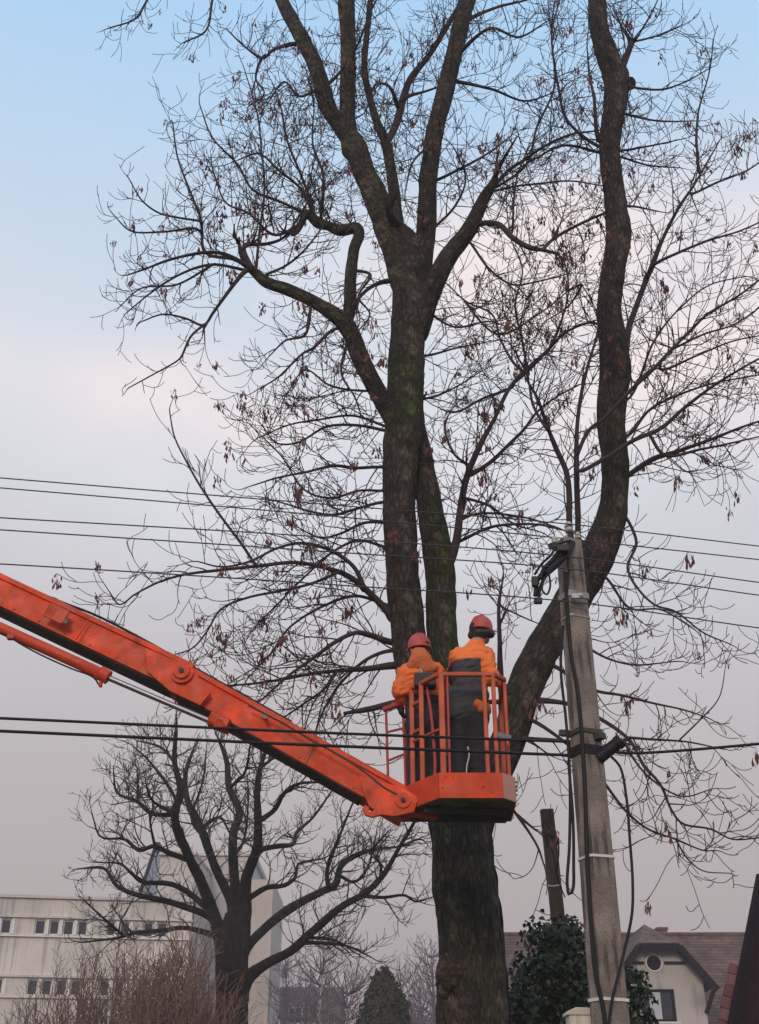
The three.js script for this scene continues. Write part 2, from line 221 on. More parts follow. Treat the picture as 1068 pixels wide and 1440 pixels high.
// ------------------------------------------------------------------ the big ash tree
{
  const ash = thing('ash_tree', 'tall bare ash tree with several stems behind the orange work basket', 'tree', null, null);
  const twigs = new Acc(), seeds = new Acc(), ends = [];
  const S = { levels: 3, dens: [7.2, 4.7, 2.6], len: [1.0, 0.64, 0.38], wig: 0.055, bend: 1.1, droop: 0.55, lift: 1.7, up: 0.12, rmin: 0.0041, rmax: 0.0095, minD: 10.8 };
  const mossAt = (amount, lo, hi) => (p, dx, dy, dz) => { const n = fbm(p.x * 3 + dx, p.y * 2.2 + dy, p.z * 3 + dz, 4); const m = amount * sst(0.38, 0.56, n) * sst(lo - 0.5, lo, p.y) * (1 - sst(hi, hi + 0.6, p.y)); const g = 0.75 + 0.5 * fbm(p.x * 7 + dx * 2, p.y * 5, p.z * 7 + dz * 2, 3); return [lerp(1, 0.66, m) * g, lerp(1, 1.08, m) * g, lerp(1, 0.34, m) * g]; };
  const cores = [], mains = [];
  function snap(b, main) { let best = null, bd = 0.5; for (const q of mains) { const d = q.p.distanceTo(b.pts[0]) - q.r; if (d < bd) { bd = d; best = q; } } if (best) { let nb = 1e9; for (const q of cores) nb = Math.min(nb, q.p.distanceTo(b.pts[0])); if (nb < bd && bd > 0.1) best = null; }
    if (best) { const dl = b.pts[0].z - best.p.z, n = b.pts.length - 1; b.pts.forEach((p, i) => { const k = (-p.z + dl * (1 - i / n) ** 1.5) / -p.z; p.sub(camera.position).multiplyScalar(k).add(camera.position); }); bd = best.p.distanceTo(b.pts[0]); } else bd = 0.8; if (!best) for (const q of cores) { const d = q.p.distanceTo(b.pts[0]); if (d < bd) { bd = d; best = q; } } if (best && bd > 0.02) { b.pts.unshift(best.p.clone()); b.rad.unshift(Math.min(b.rad[0] * 1.15, best.r * 0.9)); } }
  const keep = c => c.pts.forEach((p, i) => cores.push({ p, r: c.rad[i] }));
  function big(name, spec, D0, D1, o = {}) { const b = traced(spec, D0, D1, o.wob ?? 0.1); if (name !== 'trunk' && name !== 'stem') snap(b); const c = resample(b, 0.045), a = new Acc(); const R = Math.max(...c.rad); c.pts.forEach((p, i) => mains.push({ p, r: c.rad[i] })); a.tube(c.pts, c.rad, R > 0.15 ? 64 : R > 0.07 ? 40 : 24, { bark: true, bump: o.bump ?? 0.16, fine: 0.10, cap: true, color: mossAt(o.moss ?? 0.25, o.lo ?? 0, o.hi ?? 30) }); part(name, a.geo(true), M.bark, ash); if (o.sp) sprout(twigs, b, S, o.sp, ends); return b; }
  big('trunk', '690,1935,92 682,1850,70 676,1700,60 667,1440,53 664,1340,47 656,1250,45 648,1160,43 640,1100,44 632,1050,40 620,1010,32', 12, 12, { moss: 0.45, lo: 0, hi: 6, bump: 0.2 });
  big('stem', '634,1090,36 606,1010,29 580,940,25 571,860,23 565,790,23 562,720,23 564,650,26 568,600,28 570,560,26 573,480,24 576,410,24 578,365,23 574,340,18', 12, 11.9, { moss: 1, lo: 9.3, hi: 10.0, sp: { from: 0.3, dens: 0.5, len: 0.8 } });
  big('stem', '650,1100,34 634,1000,25 624,930,21 621,870,21 620,810,21 611,750,20 602,700,18 594,650,16 584,600,14', 11.75, 12.1, { moss: 1, lo: 5.0, hi: 9.4, bump: 0.2, sp: { from: 0.5, dens: 0.25, len: 0.7 } });
  big('stem', '650,1200,34 682,1110,28 714,1042,24 737,975,24 765,910,24 802,850,25 838,785,25 858,735,22 865,690,19 864,640,19 860,600,19 862,560,20 866,520,21 862,480,19 857,430,17 862,385,17 871,330,18 866,285,15 860,240,14 858,200,15 865,150,16 867,112,17 855,80,15 843,40,13 840,0,12 838,-60,12 836,-150,10', 12, 11.7, { moss: 0.5, lo: 4, hi: 9, sp: { from: 0.62, dens: 0.7, len: 1 } });
  { const c = at(636, 1372, 11.80), d = new THREE.IcosahedronGeometry(0.15, 6), p = d.attributes.position; for (let i = 0; i < p.count; i++) { const v = V(p.getX(i), p.getY(i), p.getZ(i)), n = 0.62 + 0.8 * fbm(v.x * 17 + 3, v.y * 17, v.z * 17, 5); p.setXYZ(i, v.x * n + c.x, v.y * n * 1.35 + c.y, v.z * n * 0.9 + c.z); } d.computeVertexNormals(); part('burl', d, std(lin(0.95, 0.8, 0.7), 0.95, { map: barkMap, bumpMap: barkBump, bumpScale: 0.03 }), ash); }
  // leaders and limbs
  const L = [
    ['572,400,22 558,350,21 545,318,20 528,275,18 510,235,16 497,200,15 482,180,13 464,155,12 448,105,11 427,58,10 397,0,9 372,-50,8 350,-110,7', 11.9, 12.4, { from: 0.35, len: 1 }],
    ['497,215,14 490,180,12 489,130,11.5 489,60,11 487,0,11 485,-60,10 484,-120,9', 12.0, 11.6, { from: 0.2, len: 1 }],
    ['588,430,15 595,370,14 600,320,13 603,250,13 612,185,12 629,115,12 644,55,12 656,0,12 668,-60,11 676,-130,9', 11.9, 11.6, { from: 0.25, len: 1 }],
    ['585,470,16 605,415,14 630,362,13 660,322,11 680,282,9 689,266,8', 11.9, 11.5, { from: 0.5, len: 0.8, dens: 0.7 }],
    ['565,600,17 545,575,14 525,540,12 506,500,12 492,465,13 474,445,12 440,424,9.5 405,408,9 376,398,8 353,378,6', 11.9, 11.5, { from: 0.4, len: 0.9, dens: 0.7 }],
    ['488,462,8 492,432,9.5 493,390,8.5 498,352,8 505,330,8 502,321,8 478,324,8.5 462,318,7 448,314,8 432,300,6 424,314,5', 11.6, 11.8, { from: 0.4, len: 1, up: 0.5, dens: 1.3 }],
    ['562,360,13 556,290,9 548,225,7.5 542,198,7 531,172,6 520,135,5 513,100,4.5 516,50,4 521,0,4 524,-50,3', 11.8, 12.3, { len: 0.9 }],
  ];
  L.forEach(l => big('limb', l[0], l[1], l[2], { sp: l[3], moss: 0.35, bump: 0.24 }));
  big('stub', '868,124,12 880,119,10 888,117,8.5', 11.7, 11.6);
  // branches: [course on the photograph, depth at the fork, depth at the tip, shoots]
  const B = [
    ['543,200,6.5 556,178,7 567,140,7 577,112,6 602,80,5 626,42,5 648,4,4 670,-40,3', 12.1, 12.6], ['560,150,4.5 548,122 530,118 520,135', 12.2, 12.0], ['570,138,4 600,128 630,118', 12.2, 12.2],
    ['688,270,4.5 715,240 742,222 762,208 800,190 838,184,2', 11.5, 11.2], ['700,262,3.5 740,232 755,180 780,120 776,50 790,-10,1.5', 11.5, 11.9], ['693,268,3 725,262 760,258 810,255 850,262,1.5', 11.6, 12.4],
    ['655,325,6 675,315,5 700,315,5 722,335,5 745,348,5 765,352,4.2 787,357,3.6', 11.6, 11.0, { tip: 0, dens: 0.5 }], ['763,352,4.2 780,335,4 810,318,3.6 845,302,3.2 884,290,2.8 925,297,1.8', 11.0, 12.6], ['718,330,3 723,280 730,240 745,205,1.5', 11.4, 11.2],
    ['355,378,5 318,358 290,355 240,365 205,378 182,386,1.8', 11.5, 11.2, { len: 0.55 }], ['352,378,4.5 330,365 289,355 283,310 266,265 251,225 243,172,1.6', 11.5, 11.7, { len: 0.6, up: 0.6 }], ['345,382,4.5 318,415 300,440 287,457 262,448 230,442 200,452,1.5', 11.5, 11.2, { len: 0.5 }],
    ['287,457,3 268,474 255,502 250,507 215,527 182,545,1.4', 11.3, 11.0, { len: 0.35, dens: 0.5 }], ['352,374,5 345,345 375,343 398,335 420,305 440,272,2', 11.5, 12.1, { up: 0.6 }], ['372,388,3.5 400,375 430,350 452,322,1.8', 11.5, 11.0, { up: 0.4 }],
    ['283,312,3 250,306 225,300 200,282 182,252,1.4', 11.6, 11.3, { len: 0.5 }], ['277,322,3 230,326 185,325 160,302,1.4', 11.6, 12.0, { len: 0.5 }], ['350,380,4 300,372 255,385 215,410 178,440,1.4', 11.5, 11.9, { len: 0.5 }], ['300,372,3 250,400 200,405 170,430,1.3', 11.5, 11.2, { len: 0.45 }],
    ['440,300,4 420,262 395,242 362,216 335,225,1.5', 11.7, 12.0, { up: 0.7, dens: 1.3 }], ['432,302,4 400,286 355,266 335,232 300,195 282,150,1.4', 11.8, 11.4, { up: 0.6 }], ['440,298,4 425,250 405,200 395,150 385,120,1.4', 11.8, 12.2, { up: 0.3 }], ['450,310,4 455,250 440,200 442,150,1.5', 11.8, 11.3, { up: 0.3 }], ['425,314,4 385,330 350,300 318,285 300,240,1.4', 11.8, 11.4, { up: 0.7, dens: 1.4 }], ['360,385,3.5 365,330 372,270 368,210 362,160 345,100,1.3', 11.6, 11.9, { up: 0.3 }],
    ['434,68,5 415,62,4 385,70 368,82 345,66 320,42,1.5', 12.2, 11.8, { len: 0.6 }], ['370,80,3 360,110 372,130 350,150,1.4', 12, 11.9, { len: 0.5 }], ['385,-30,5 320,-75 255,-60 218,-20 203,8 188,28 152,40,1.5', 12.3, 11.8, { len: 0.4, from: 0.5 }], ['375,-50,5 340,-70 305,-40 298,5 288,45 258,60,1.5', 12.4, 11.6, { len: 0.4, from: 0.5 }], ['470,165,4 450,130 420,135 400,115 380,140,1.5', 12.1, 11.6], ['455,120,4 480,100 500,70 520,20 540,-20,1.5', 12.2, 12.6],
    ['540,657,4 500,658,4 470,655,3.6 430,664 390,672 358,682,1.6', 11.8, 11.3, { len: 0.8 }], ['540,605,4 500,598,3.4 460,600 420,622 392,624 370,600,1.5', 11.8, 12.3, { len: 0.8 }], ['545,600,3.4 500,585 450,590 405,598 365,615,1.5', 11.8, 11.2, { len: 0.8 }],
    ['552,870,8 545,860,7 520,834,6 490,810,5.4 452,797,5 415,791,4.5 363,796,4.2 307,802,3.6 260,808,3 225,818 190,836 168,850 154,832,1.4', 11.8, 11.0, { len: 0.75, from: 0.1, up: 0.0 }], ['512,828,5.5 500,800,5 480,782,4.5 452,769,4 420,764 390,771 350,790 310,797 280,790,1.6', 11.5, 11.2, { len: 0.7 }], ['362,796,3.6 340,765 310,725 286,690 263,650 245,612 239,580,1.4', 11.3, 11.6, { len: 0.55, dens: 0.5, up: 0.4 }],
    ['550,903,6 520,893,5.4 500,890,5.2 470,904,5 440,926 409,948 366,986,2', 11.8, 11.1, { up: 0 }], ['552,936,7 520,940,5.5 480,943 440,947 400,955 350,962 318,964,1.8', 11.8, 11.2, { up: 0 }], ['472,944,4.5 455,970 430,988 398,1010,2', 11.5, 11.2, { up: -0.1 }], ['562,988,7 520,997,5.5 485,1003,4', 11.8, 11.4, { tip: 0, up: -0.2, len: 0.6 }], ['548,852,4.5 500,838 460,850 410,880 380,920 352,950,1.5', 11.7, 11.0, { up: -0.1 }], ['480,803,4 440,820 400,830 350,840 312,856 290,890 270,912 248,920,1.4', 11.5, 11.0, { len: 0.6, up: -0.15 }], ['541,706,4 500,716 470,724 440,720 400,708 372,700,1.4', 11.8, 12.3], ['540,735,4 510,736 480,750 450,756 420,742,1.5', 11.8, 11.3], ['545,770,4 505,760 470,775 430,810 390,850 360,880,1.5', 11.8, 12.2, { up: -0.1 }], ['555,915,5 520,925 480,960 455,1000 440,1040,1.6', 11.7, 12.3, { up: -0.2 }], ['540,690,3.4 505,690 470,700 430,690 395,640 365,610,1.4', 11.9, 12.2],
    ['474,462,4 440,490 425,498 392,530 366,546,1.5', 11.5, 11.1, { len: 0.6, up: -0.2 }], ['495,470,3.5 480,520 500,560 510,590,1.5', 11.5, 11.2, { up: -0.2 }], ['440,424,4 430,470 400,480 380,500,1.5', 11.5, 12, { up: -0.2, len: 0.7 }], ['520,385,3.5 505,420 520,440 500,470,1.5', 11.7, 11.2, { up: -0.3 }], ['548,395,5 520,405 500,425 488,440,3', 11.8, 11.6, { up: -0.2, tip: 0 }], ['520,550,3 490,548 460,540 430,520 400,560,1.4', 11.7, 11.4, { up: 0.1 }],
    ['630,795,9 641,766,8 648,715,6.5 656,673,6 673,631,5.5 695,590,4.6 718,544,4.4 740,522,5 769,494,4 798,466,3 845,448,1.6', 11.9, 11.4], ['660,668,5 690,650,4.6 716,625 737,604 755,580 780,560 815,541,1.6', 11.8, 12.3], ['738,524,3.6 724,512 704,477 690,440 656,424 630,400,1.4', 11.5, 11.8], ['742,520,3.4 735,480 725,430 735,380 720,340,1.4', 11.5, 11.2, { up: 0.5 }], ['770,494,3 790,450 800,400 795,370,1.3', 11.5, 11.6, { up: 0.6 }], ['720,545,3.4 680,560 640,580 610,570,1.3', 11.6, 11.9], ['652,700,3.6 690,712 720,735 760,748,1.5', 11.8, 11.3, { up: 0 }], ['644,762,4.4 680,745 710,738 760,738 790,745,2', 11.9, 11.4, { up: 0 }], ['645,735,3.4 675,722 740,728 785,742,1.6', 11.9, 12.2, { up: 0 }], ['660,655,3.4 640,640 625,600 640,570,1.3', 11.8, 11.6],
    ['838,800,7 806,765,6 801,735,5.6 801,700,5.4 797,665,5 782,630,4.8 770,600,4.4 756,560 742,536,2.6', 11.7, 11.3, { from: 0.35 }], ['842,800,7 816,765,5.6 813,720,5.4 811,660,5 812,600,4.6 819,548,4 829,508 838,478 846,440,2', 11.7, 11.3, { from: 0.35 }], ['770,604,4 750,570 742,530 725,495,1.6', 11.3, 11.1],
    ['812,640,4.4 828,606 850,588,4.4 884,552,4.6 920,518,4.4 946,490,4 972,464 995,442 1040,415 1085,380,2', 11.3, 10.9, { from: 0.3 }], ['814,662,4.6 850,645,4.6 890,620,4.8 930,602,4.6 962,574,4 1000,545 1040,520 1090,492,2', 11.3, 11.2, { from: 0.3 }], ['866,682,6 886,667,5 920,645,5 952,635,4.6 1000,618 1040,602 1090,585,2', 11.7, 11.2, { up: 0 }], ['935,640,4 985,632 1015,626 1085,610,1.6', 11.4, 11.8, { up: -0.3 }],
    ['868,520,7 879,496,6 885,460,5.6 895,431,5 906,402,4.8 918,372,4.6 934,332,4 956,290 975,262 988,240 1008,205,1.6', 11.7, 11.3, { from: 0.25, up: 0.5 }], ['918,374,3.8 955,355 1000,337 1040,325 1085,305,1.5', 11.5, 11.0, { up: 0.5 }], ['985,244,3.2 980,200 983,155 998,100 1004,55,1.2', 11.4, 11.6, { len: 0.5 }], ['972,272,3 1010,256 1050,240 1085,215,1.4', 11.4, 11.8, { up: 0.6 }], ['884,612,4 913,577 944,560 996,541 1068,527,1.6', 11.7, 12.2], ['946,490,3 990,470 1035,455 1085,420,1.4', 11.2, 11.7], ['930,520,3 980,500 1030,480 1080,470,1.4', 11.2, 10.9], ['885,560,3 920,480 960,430 1000,400 1040,390,1.3', 11.6, 12.3, { up: 0.5 }],
    ['872,720,4 895,760 883,800 920,850 950,860 990,890 1025,905,1.4', 11.6, 11.1, { up: -0.1, len: 0.6 }], ['836,800,4 856,816 884,854 932,858 978,886,1.4', 11.6, 12.2, { up: -0.1, len: 0.6 }], ['800,870,4 830,912 883,934 952,930,1.4', 11.8, 11.3, { up: 0, len: 0.6 }], ['775,935,5 834,970,4 876,978 915,988 961,998 992,1008,1.5', 11.8, 11.4, { up: 0, len: 0.55 }], ['748,985,6 800,990,5 836,1006,4.6 885,1040,4 905,1075 930,1105 945,1140 960,1158 1000,1166 1030,1180 1070,1178,1.4', 11.8, 11.0, { up: -0.05, len: 0.6, from: 0.35 }], ['880,1038,3.6 920,1040 965,1043 1010,1052,1.5', 11.5, 11.9, { up: 0, len: 0.6 }], ['955,1042,2.2 985,1012 1012,980 1021,935,1', 11.7, 11.9, { dens: 0.2, len: 0.4 }], ['740,1010,5 790,1040,4 830,1075 880,1140 912,1166 950,1180 990,1196 1005,1196,1.3', 11.8, 11.2, { up: -0.1, len: 0.5, from: 0.4 }], ['950,1180,2.2 965,1205 990,1225 1025,1228,1', 11.4, 11.3, { dens: 0.3, len: 0.3 }],
    ['725,1040,6 760,1040,5 800,1043,4.4 840,1050,2.5', 11.8, 11.3, { up: -0.35, len: 0.7 }], ['690,1105,4.6 730,1150,3.6 756,1190 767,1222,1.6', 11.8, 11.3, { up: -0.4, len: 0.5, dens: 0.6 }], ['690,1120,4 716,1136 760,1172,1.6', 11.8, 11.6, { up: -0.4, len: 0.4, dens: 0.6 }], ['880,1045,3 910,1090 960,1120 1000,1110,1.2', 11.5, 11.0, { up: 0, len: 0.5 }],
    ['884,120,3 930,126 962,116 1000,95,1.2', 11.6, 11.2, { len: 0.7 }], ['878,160,3 925,170 982,170,1.2', 11.7, 12, { len: 0.6 }], ['870,212,3 910,206 962,195,1.2', 11.7, 11.2, { len: 0.6 }], ['870,220,3 910,232 956,236,1.2', 11.7, 12.1, { len: 0.6 }], ['868,115,7 880,82,6 887,62,5 876,40,2.5 862,12,1.2', 11.7, 11.8, { up: 0.6 }], ['884,70,3 910,30 930,-10,1.3', 11.7, 11.4], ['885,62,3 925,50 960,35,1.2', 11.7, 12, { up: 0.5 }], ['852,205,5 842,195,4.4 836,140 829,104 826,68,1.6', 11.6, 11.3], ['848,208,4 800,172 785,120 776,50 782,-10,1.5', 11.7, 12.2], ['846,215,3.4 790,205 750,225 715,245,1.4', 11.7, 11.4],
    ['642,80,4.5 690,40 730,52 770,30,1.5', 11.6, 11.1], ['632,115,4 690,125 740,142 780,130,1.5', 11.7, 12.2], ['605,255,4 650,236 692,212 720,190,1.5', 11.9, 11.5], ['656,30,4 700,10 740,0 790,-20,1.5', 11.6, 12], ['610,200,3.5 580,230 570,270,1.5', 11.8, 11.3], ['600,330,3.4 640,290 655,250 640,210,1.5', 11.8, 11.3], ['655,335,3.4 690,380 720,400 760,395 800,385,1.3', 11.6, 11.3], ['655,425,3 700,470 760,440 810,400,1.3', 11.5, 11.9, { up: 0.5 }], ['602,440,3 640,460 690,452 730,470,1.3', 11.8, 11.5], ['600,500,3 640,490 690,480,1.3', 11.9, 11.6], ['602,560,3 640,545 680,520,1.3', 11.9, 11.5],
    ['818,400,3 800,430 770,450,1.3', 11.4, 11.6], ['852,460,3 820,455 790,470,1.3', 11.7, 11.4], ['716,1042,7 705,965,6 703,900,5 702,850,4 708,812,2', 12.0, 11.8, { len: 0.6, up: 0.1, from: 0.4 }], ['703,850,2.6 730,865 765,880,1.2', 11.9, 11.4, { len: 0.5 }],
  ];
  for (const [spec, d0, d1, o] of B) { const b = traced(spec, d0, d1, 0.2); b.rad = b.rad.map(r => Math.max(0.0045, r * (r > 0.04 ? 0.78 : 0.62))); snap(b); const c = resample(b, 0.05), a = new Acc(); keep(c); const seg = c.rad[0] > 0.03 ? 12 : 8; b.rad[0] *= 1.1; a.tube(c.pts, c.rad, seg, { bump: 0.12, cap: true }); part('branch', a.geo(true), M.branch, ash); sprout(twigs, b, S, o, ends); }
  part('twigs', twigs.geo(), M.twig, ash, 'stuff');
  // hanging bunches of dry keys
  const pick = ends.filter((e, i) => hash3(i, 7, 1) < 0.062);
  for (const [p] of pick) { const n = 6 + Math.floor(rnd() * 14), big = rr(1.1, 2.6); for (let k = 0; k < n; k++) { const q = p.clone().add(V(rr(-0.022, 0.022) * big, rr(-0.06, 0.0) * big, rr(-0.022, 0.022) * big)); const l = rr(0.03, 0.05) * big, w = rr(0.005, 0.008) * big, d = V(rr(-0.3, 0.3), -1, rr(-0.3, 0.3)).normalize(), sd = randPerp(d); const t = q.clone().addScaledVector(d, l), m = q.clone().addScaledVector(d, l * 0.6); seeds.quad(q, m.clone().addScaledVector(sd, w), t, m.clone().addScaledVector(sd, -w)); } seeds.tube([p, p.clone().add(V(0.004, -0.045 * big, 0))], [0.002, 0.002], 3); }
  part('seed_clusters', seeds.geo(), M.seed, ash, 'stuff');
  console.log('ash twig triangles', twigs.i.length / 3, 'ends', ends.length, 'seeds', pick.length);
}

// ------------------------------------------------------------------ the spreading tree by the office block
{
  const oak = thing('oak_tree', 'dark spreading bare oak in front of the pale office block', 'tree');
  const S = { levels: 3, dens: [5.2, 4.4, 4], len: [0.95, 0.6, 0.42], wig: 0.17, bend: 0.8, droop: 0.1, lift: 0.6, up: 0.25, rmin: 0.0055, rmax: 0.02 };
  const twigs = new Acc(); const D = 26;
  const run = (name, spec, d1, o) => { const b = traced(spec, D, d1, 0.5); if (name !== 'trunk') b.rad = b.rad.map(r => Math.max(0.012, r * (name === 'limb' ? (r > 0.19 ? 0.95 : 0.74) : 0.62))); const c = resample(b, 0.16), a = new Acc(); a.tube(c.pts, c.rad, c.rad[0] > 0.2 ? 32 : 14, { bark: true, bump: 0.22, fine: 0.08, cap: true }); part(name, a.geo(true), M.oakBark, oak); if (o) sprout(twigs, b, S, o); };
  run('trunk', '332,1740,38 330,1600,27 328,1450,24 327,1380,23 327,1340,23 328,1310,20 328,1285,11', D);
  const limbs = ['322,1350,14 300,1283,11 282,1236,10 266,1205,9 246,1150,7.5 254,1110,6.5 246,1072,5 248,1029,3.5', '330,1330,13 325,1267,10 303,1221,8.5 282,1162,7.5 263,1122,6 262,1085,4.5 272,1055,3', '330,1350,14 332,1270,11 331,1252,10 328,1174,8.5 337,1144,7.5 322,1106,6 319,1069,5 308,1040,3', '335,1350,15 345,1290,12 346,1236,10.5 362,1193,9 363,1153,7.5 362,1115,6 366,1080,5 378,1045,3', '335,1372,12 346,1335,10 377,1302,8.5 410,1276,8 452,1254,7.5 472,1243,7 480,1217,6 500,1203,5 520,1196,4 559,1191,2', '335,1400,14 352,1372,12 375,1355,10 410,1337,8.5 440,1310,8 480,1275,7 515,1255,6 540,1230,5 560,1195,4 578,1165,3.5 592,1138,2'];
  limbs.forEach((s, i) => run('limb', s, D + [-2, 2.5, 1.5, -1.5, 2, -2][i], { from: 0.3 }));
  const br = ['312,1310,9 294,1289,8 244,1270,7 192,1258,6 164,1245,4.5 146,1221,3.5 108,1222,1.5', '290,1276,7 265,1255,6.5 240,1243,6 200,1240,5 185,1228 170,1215 140,1213,1.5', '268,1210,7 240,1200,6 216,1190,5 195,1196 175,1180 142,1177 130,1145,1.5', '218,1190,3.5 212,1160 210,1138,1.4', '246,1146,6 212,1143,5 195,1128,4.4 165,1115 160,1085,1.5', '195,1128,3.4 193,1080,1.4', '240,1142,4.4 212,1122 205,1100,1.5', '300,1315,7 262,1305,5.5 230,1308,5 190,1312 170,1318 118,1325,1.8', '175,1316,4 165,1308 145,1290 118,1266,1.5', '512,1260,4.4 540,1262 570,1259 585,1268 607,1262,1.5', '535,1238,4 534,1212 525,1200 545,1170,1.5', '462,1248,6 460,1225 468,1200 478,1175 496,1130,2', '352,1262,7 375,1248,6 400,1245,5 415,1235 420,1215 452,1208,2', '362,1195,7 390,1190,6 412,1187 418,1170 440,1150 467,1112,2', '364,1155,7 385,1140,5.5 400,1115,5 420,1102 452,1100,2', '425,1326,5 455,1326 490,1331 522,1346,1.5', '430,1318,4 470,1322 500,1340,1.5', '250,1128,4.4 230,1095 205,1065 188,1050,1.5', '323,1108,4.4 345,1085 352,1050,2', '366,1080,4 390,1060 398,1030,1.5', '560,1192,3 590,1180 600,1185,1.4', '282,1165,4.4 310,1150 325,1175,2', '246,1072,4 225,1050 195,1042,1.5', '475,1230,4 500,1240 520,1215 522,1180,1.5', '327,1210,4 345,1175 350,1120,2', '290,1180,4 270,1150 285,1100 290,1060,1.6'];
  br.forEach(s => run('branch', s, D + rr(-3, 3), { from: 0.15 }));
  part('twigs', twigs.geo(), M.oakTwig, oak, 'stuff');
  console.log('oak twig triangles', twigs.i.length / 3);
}

// ------------------------------------------------------------------ bushes, saplings and far trees
function shrub(name, label, pos, n, h, spread, mat, S, lean = 0.5, group) {
  const g = thing(name, label, 'shrub', group); const a = new Acc();
  for (let k = 0; k < n; k++) {
    const az = rr(0, 6.283), sp = Math.sqrt(rnd()) * spread, p = pos.clone().add(V(Math.cos(az) * sp * 0.35, 0, Math.sin(az) * sp * 0.35)), top = pos.clone().add(V(Math.cos(az) * sp, h * rr(0.72, 1.03) * (1 - 0.25 * (sp / spread) ** 2), Math.sin(az) * sp));
    const m = p.clone().lerp(top, 0.5).add(V(rr(-0.45, 0.45), 0.1, rr(-0.45, 0.45)).addScaledVector(V(Math.cos(az), 0, Math.sin(az)), lean * sp * 0.25)); const b = { pts: [p, m, top], rad: [0.028, 0.018, 0.006] }; const c = resample(b, 0.5); a.tube(c.pts, c.rad, 4); sprout(a, b, S, { from: 0.35 });
  }
  part('stems', a.geo(), mat, g, 'stuff'); return g;
}
{
  const S = { levels: 2, dens: [3.6, 3.4], len: [1.0, 0.55], wig: 0.15, bend: 0.8, droop: 0, lift: 0.5, up: 0.5, rmin: 0.006, rmax: 0.012 };
  const m1 = std(lin(0.20, 0.13, 0.10), 0.9), m2 = std(lin(0.23, 0.135, 0.10), 0.9), m3 = std(lin(0.15, 0.125, 0.105), 0.9);
  const put = (px, D) => V((px - 534) / FOCAL * D * 1.13, 0, -D);
  shrub('twiggy_shrub', 'reddish brown leafless shrub in front of the office block', put(225, 30), 170, 5.5, 2.3, m1, S);
  shrub('twiggy_shrub', 'rust brown dense leafless shrub around the foot of the oak', put(305, 24.4), 120, 4.95, 1.15, m2, S);
  shrub('young_sapling', 'pale thin upright sapling clump beside the twiggy shrub', put(62, 33), 16, 6.3, 0.9, m3, { ...S, dens: [1.4, 1.5] });
}
function farTree(label, px, pyTop, D, w, mat, trunkMat, S, group) {
  const topP = at(px, pyTop, D), base = V(topP.x, 0, -D), h = topP.y; const g = thing('bare_tree', label, 'tree', group); const a = new Acc(), t = new Acc();
  const b = { pts: [base, V(base.x + rr(-0.3, 0.3), h * 0.5, base.z), topP], rad: [h * 0.017, h * 0.011, 0.02] }, c = resample(b, 0.6); t.tube(c.pts, c.rad, 8); part('trunk', t.geo(), trunkMat, g);
  for (let k = 0; k < 60; k++) { const f = rr(0.2, 0.97), p = c.pts[Math.floor(f * (c.pts.length - 1))], az = rr(0, 6.283), l = w * (1.15 - f) * rr(0.6, 1.1) + 0.4; const e = p.clone().add(V(Math.cos(az) * l, l * rr(0.5, 1.0), Math.sin(az) * l)), m = p.clone().lerp(e, 0.5).add(V(0, -0.12 * l, 0)); const q = { pts: [p, m, e], rad: [0.05, 0.035, 0.015] }, r = resample(q, 0.5); a.tube(r.pts, r.rad, 4); sprout(a, q, S, { from: 0.15 }); }
  part('crown', a.geo(), mat, g, 'stuff'); return g;
}
{
  const S = { levels: 2, dens: [2.4, 2.2], len: [1.5, 0.9], wig: 0.12, bend: 0.5, droop: 0.2, lift: 0.3, up: 0.4, rmin: 0.013, rmax: 0.03 };
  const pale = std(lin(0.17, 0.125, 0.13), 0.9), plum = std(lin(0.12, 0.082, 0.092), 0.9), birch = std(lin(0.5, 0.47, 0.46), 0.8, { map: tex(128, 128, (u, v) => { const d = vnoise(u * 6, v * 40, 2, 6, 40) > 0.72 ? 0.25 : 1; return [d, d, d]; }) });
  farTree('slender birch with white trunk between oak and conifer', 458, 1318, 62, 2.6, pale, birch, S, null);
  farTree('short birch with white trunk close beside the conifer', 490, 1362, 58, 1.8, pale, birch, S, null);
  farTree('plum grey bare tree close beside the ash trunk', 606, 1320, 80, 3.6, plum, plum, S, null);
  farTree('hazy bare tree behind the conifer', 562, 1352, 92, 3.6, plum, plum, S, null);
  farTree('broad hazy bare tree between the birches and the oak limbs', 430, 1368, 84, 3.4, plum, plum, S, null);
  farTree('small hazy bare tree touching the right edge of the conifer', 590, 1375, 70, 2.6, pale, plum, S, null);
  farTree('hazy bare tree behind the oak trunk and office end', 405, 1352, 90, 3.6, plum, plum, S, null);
}
function leafCloud(n, place, size, mat, name, parent) {
  const a = new Acc(); for (let k = 0; k < n; k++) { const [p, nrm] = place(); const l = size * rr(0.6, 1.3), w = l * 0.42; const d = randPerp(nrm); d.y -= 0.5; d.normalize(); const sd = nrm.clone().cross(d).normalize(); const m = p.clone().addScaledVector(d, l * 0.5), t = p.clone().addScaledVector(d, l).addScaledVector(nrm, -l * 0.2); a.quad(p, m.clone().addScaledVector(sd, w).addScaledVector(nrm, l * 0.12), t, m); a.quad(p, m, t, m.clone().addScaledVector(sd, -w).addScaledVector(nrm, l * 0.12)); }
  return part(name, a.geo(), mat, parent, 'stuff');
}
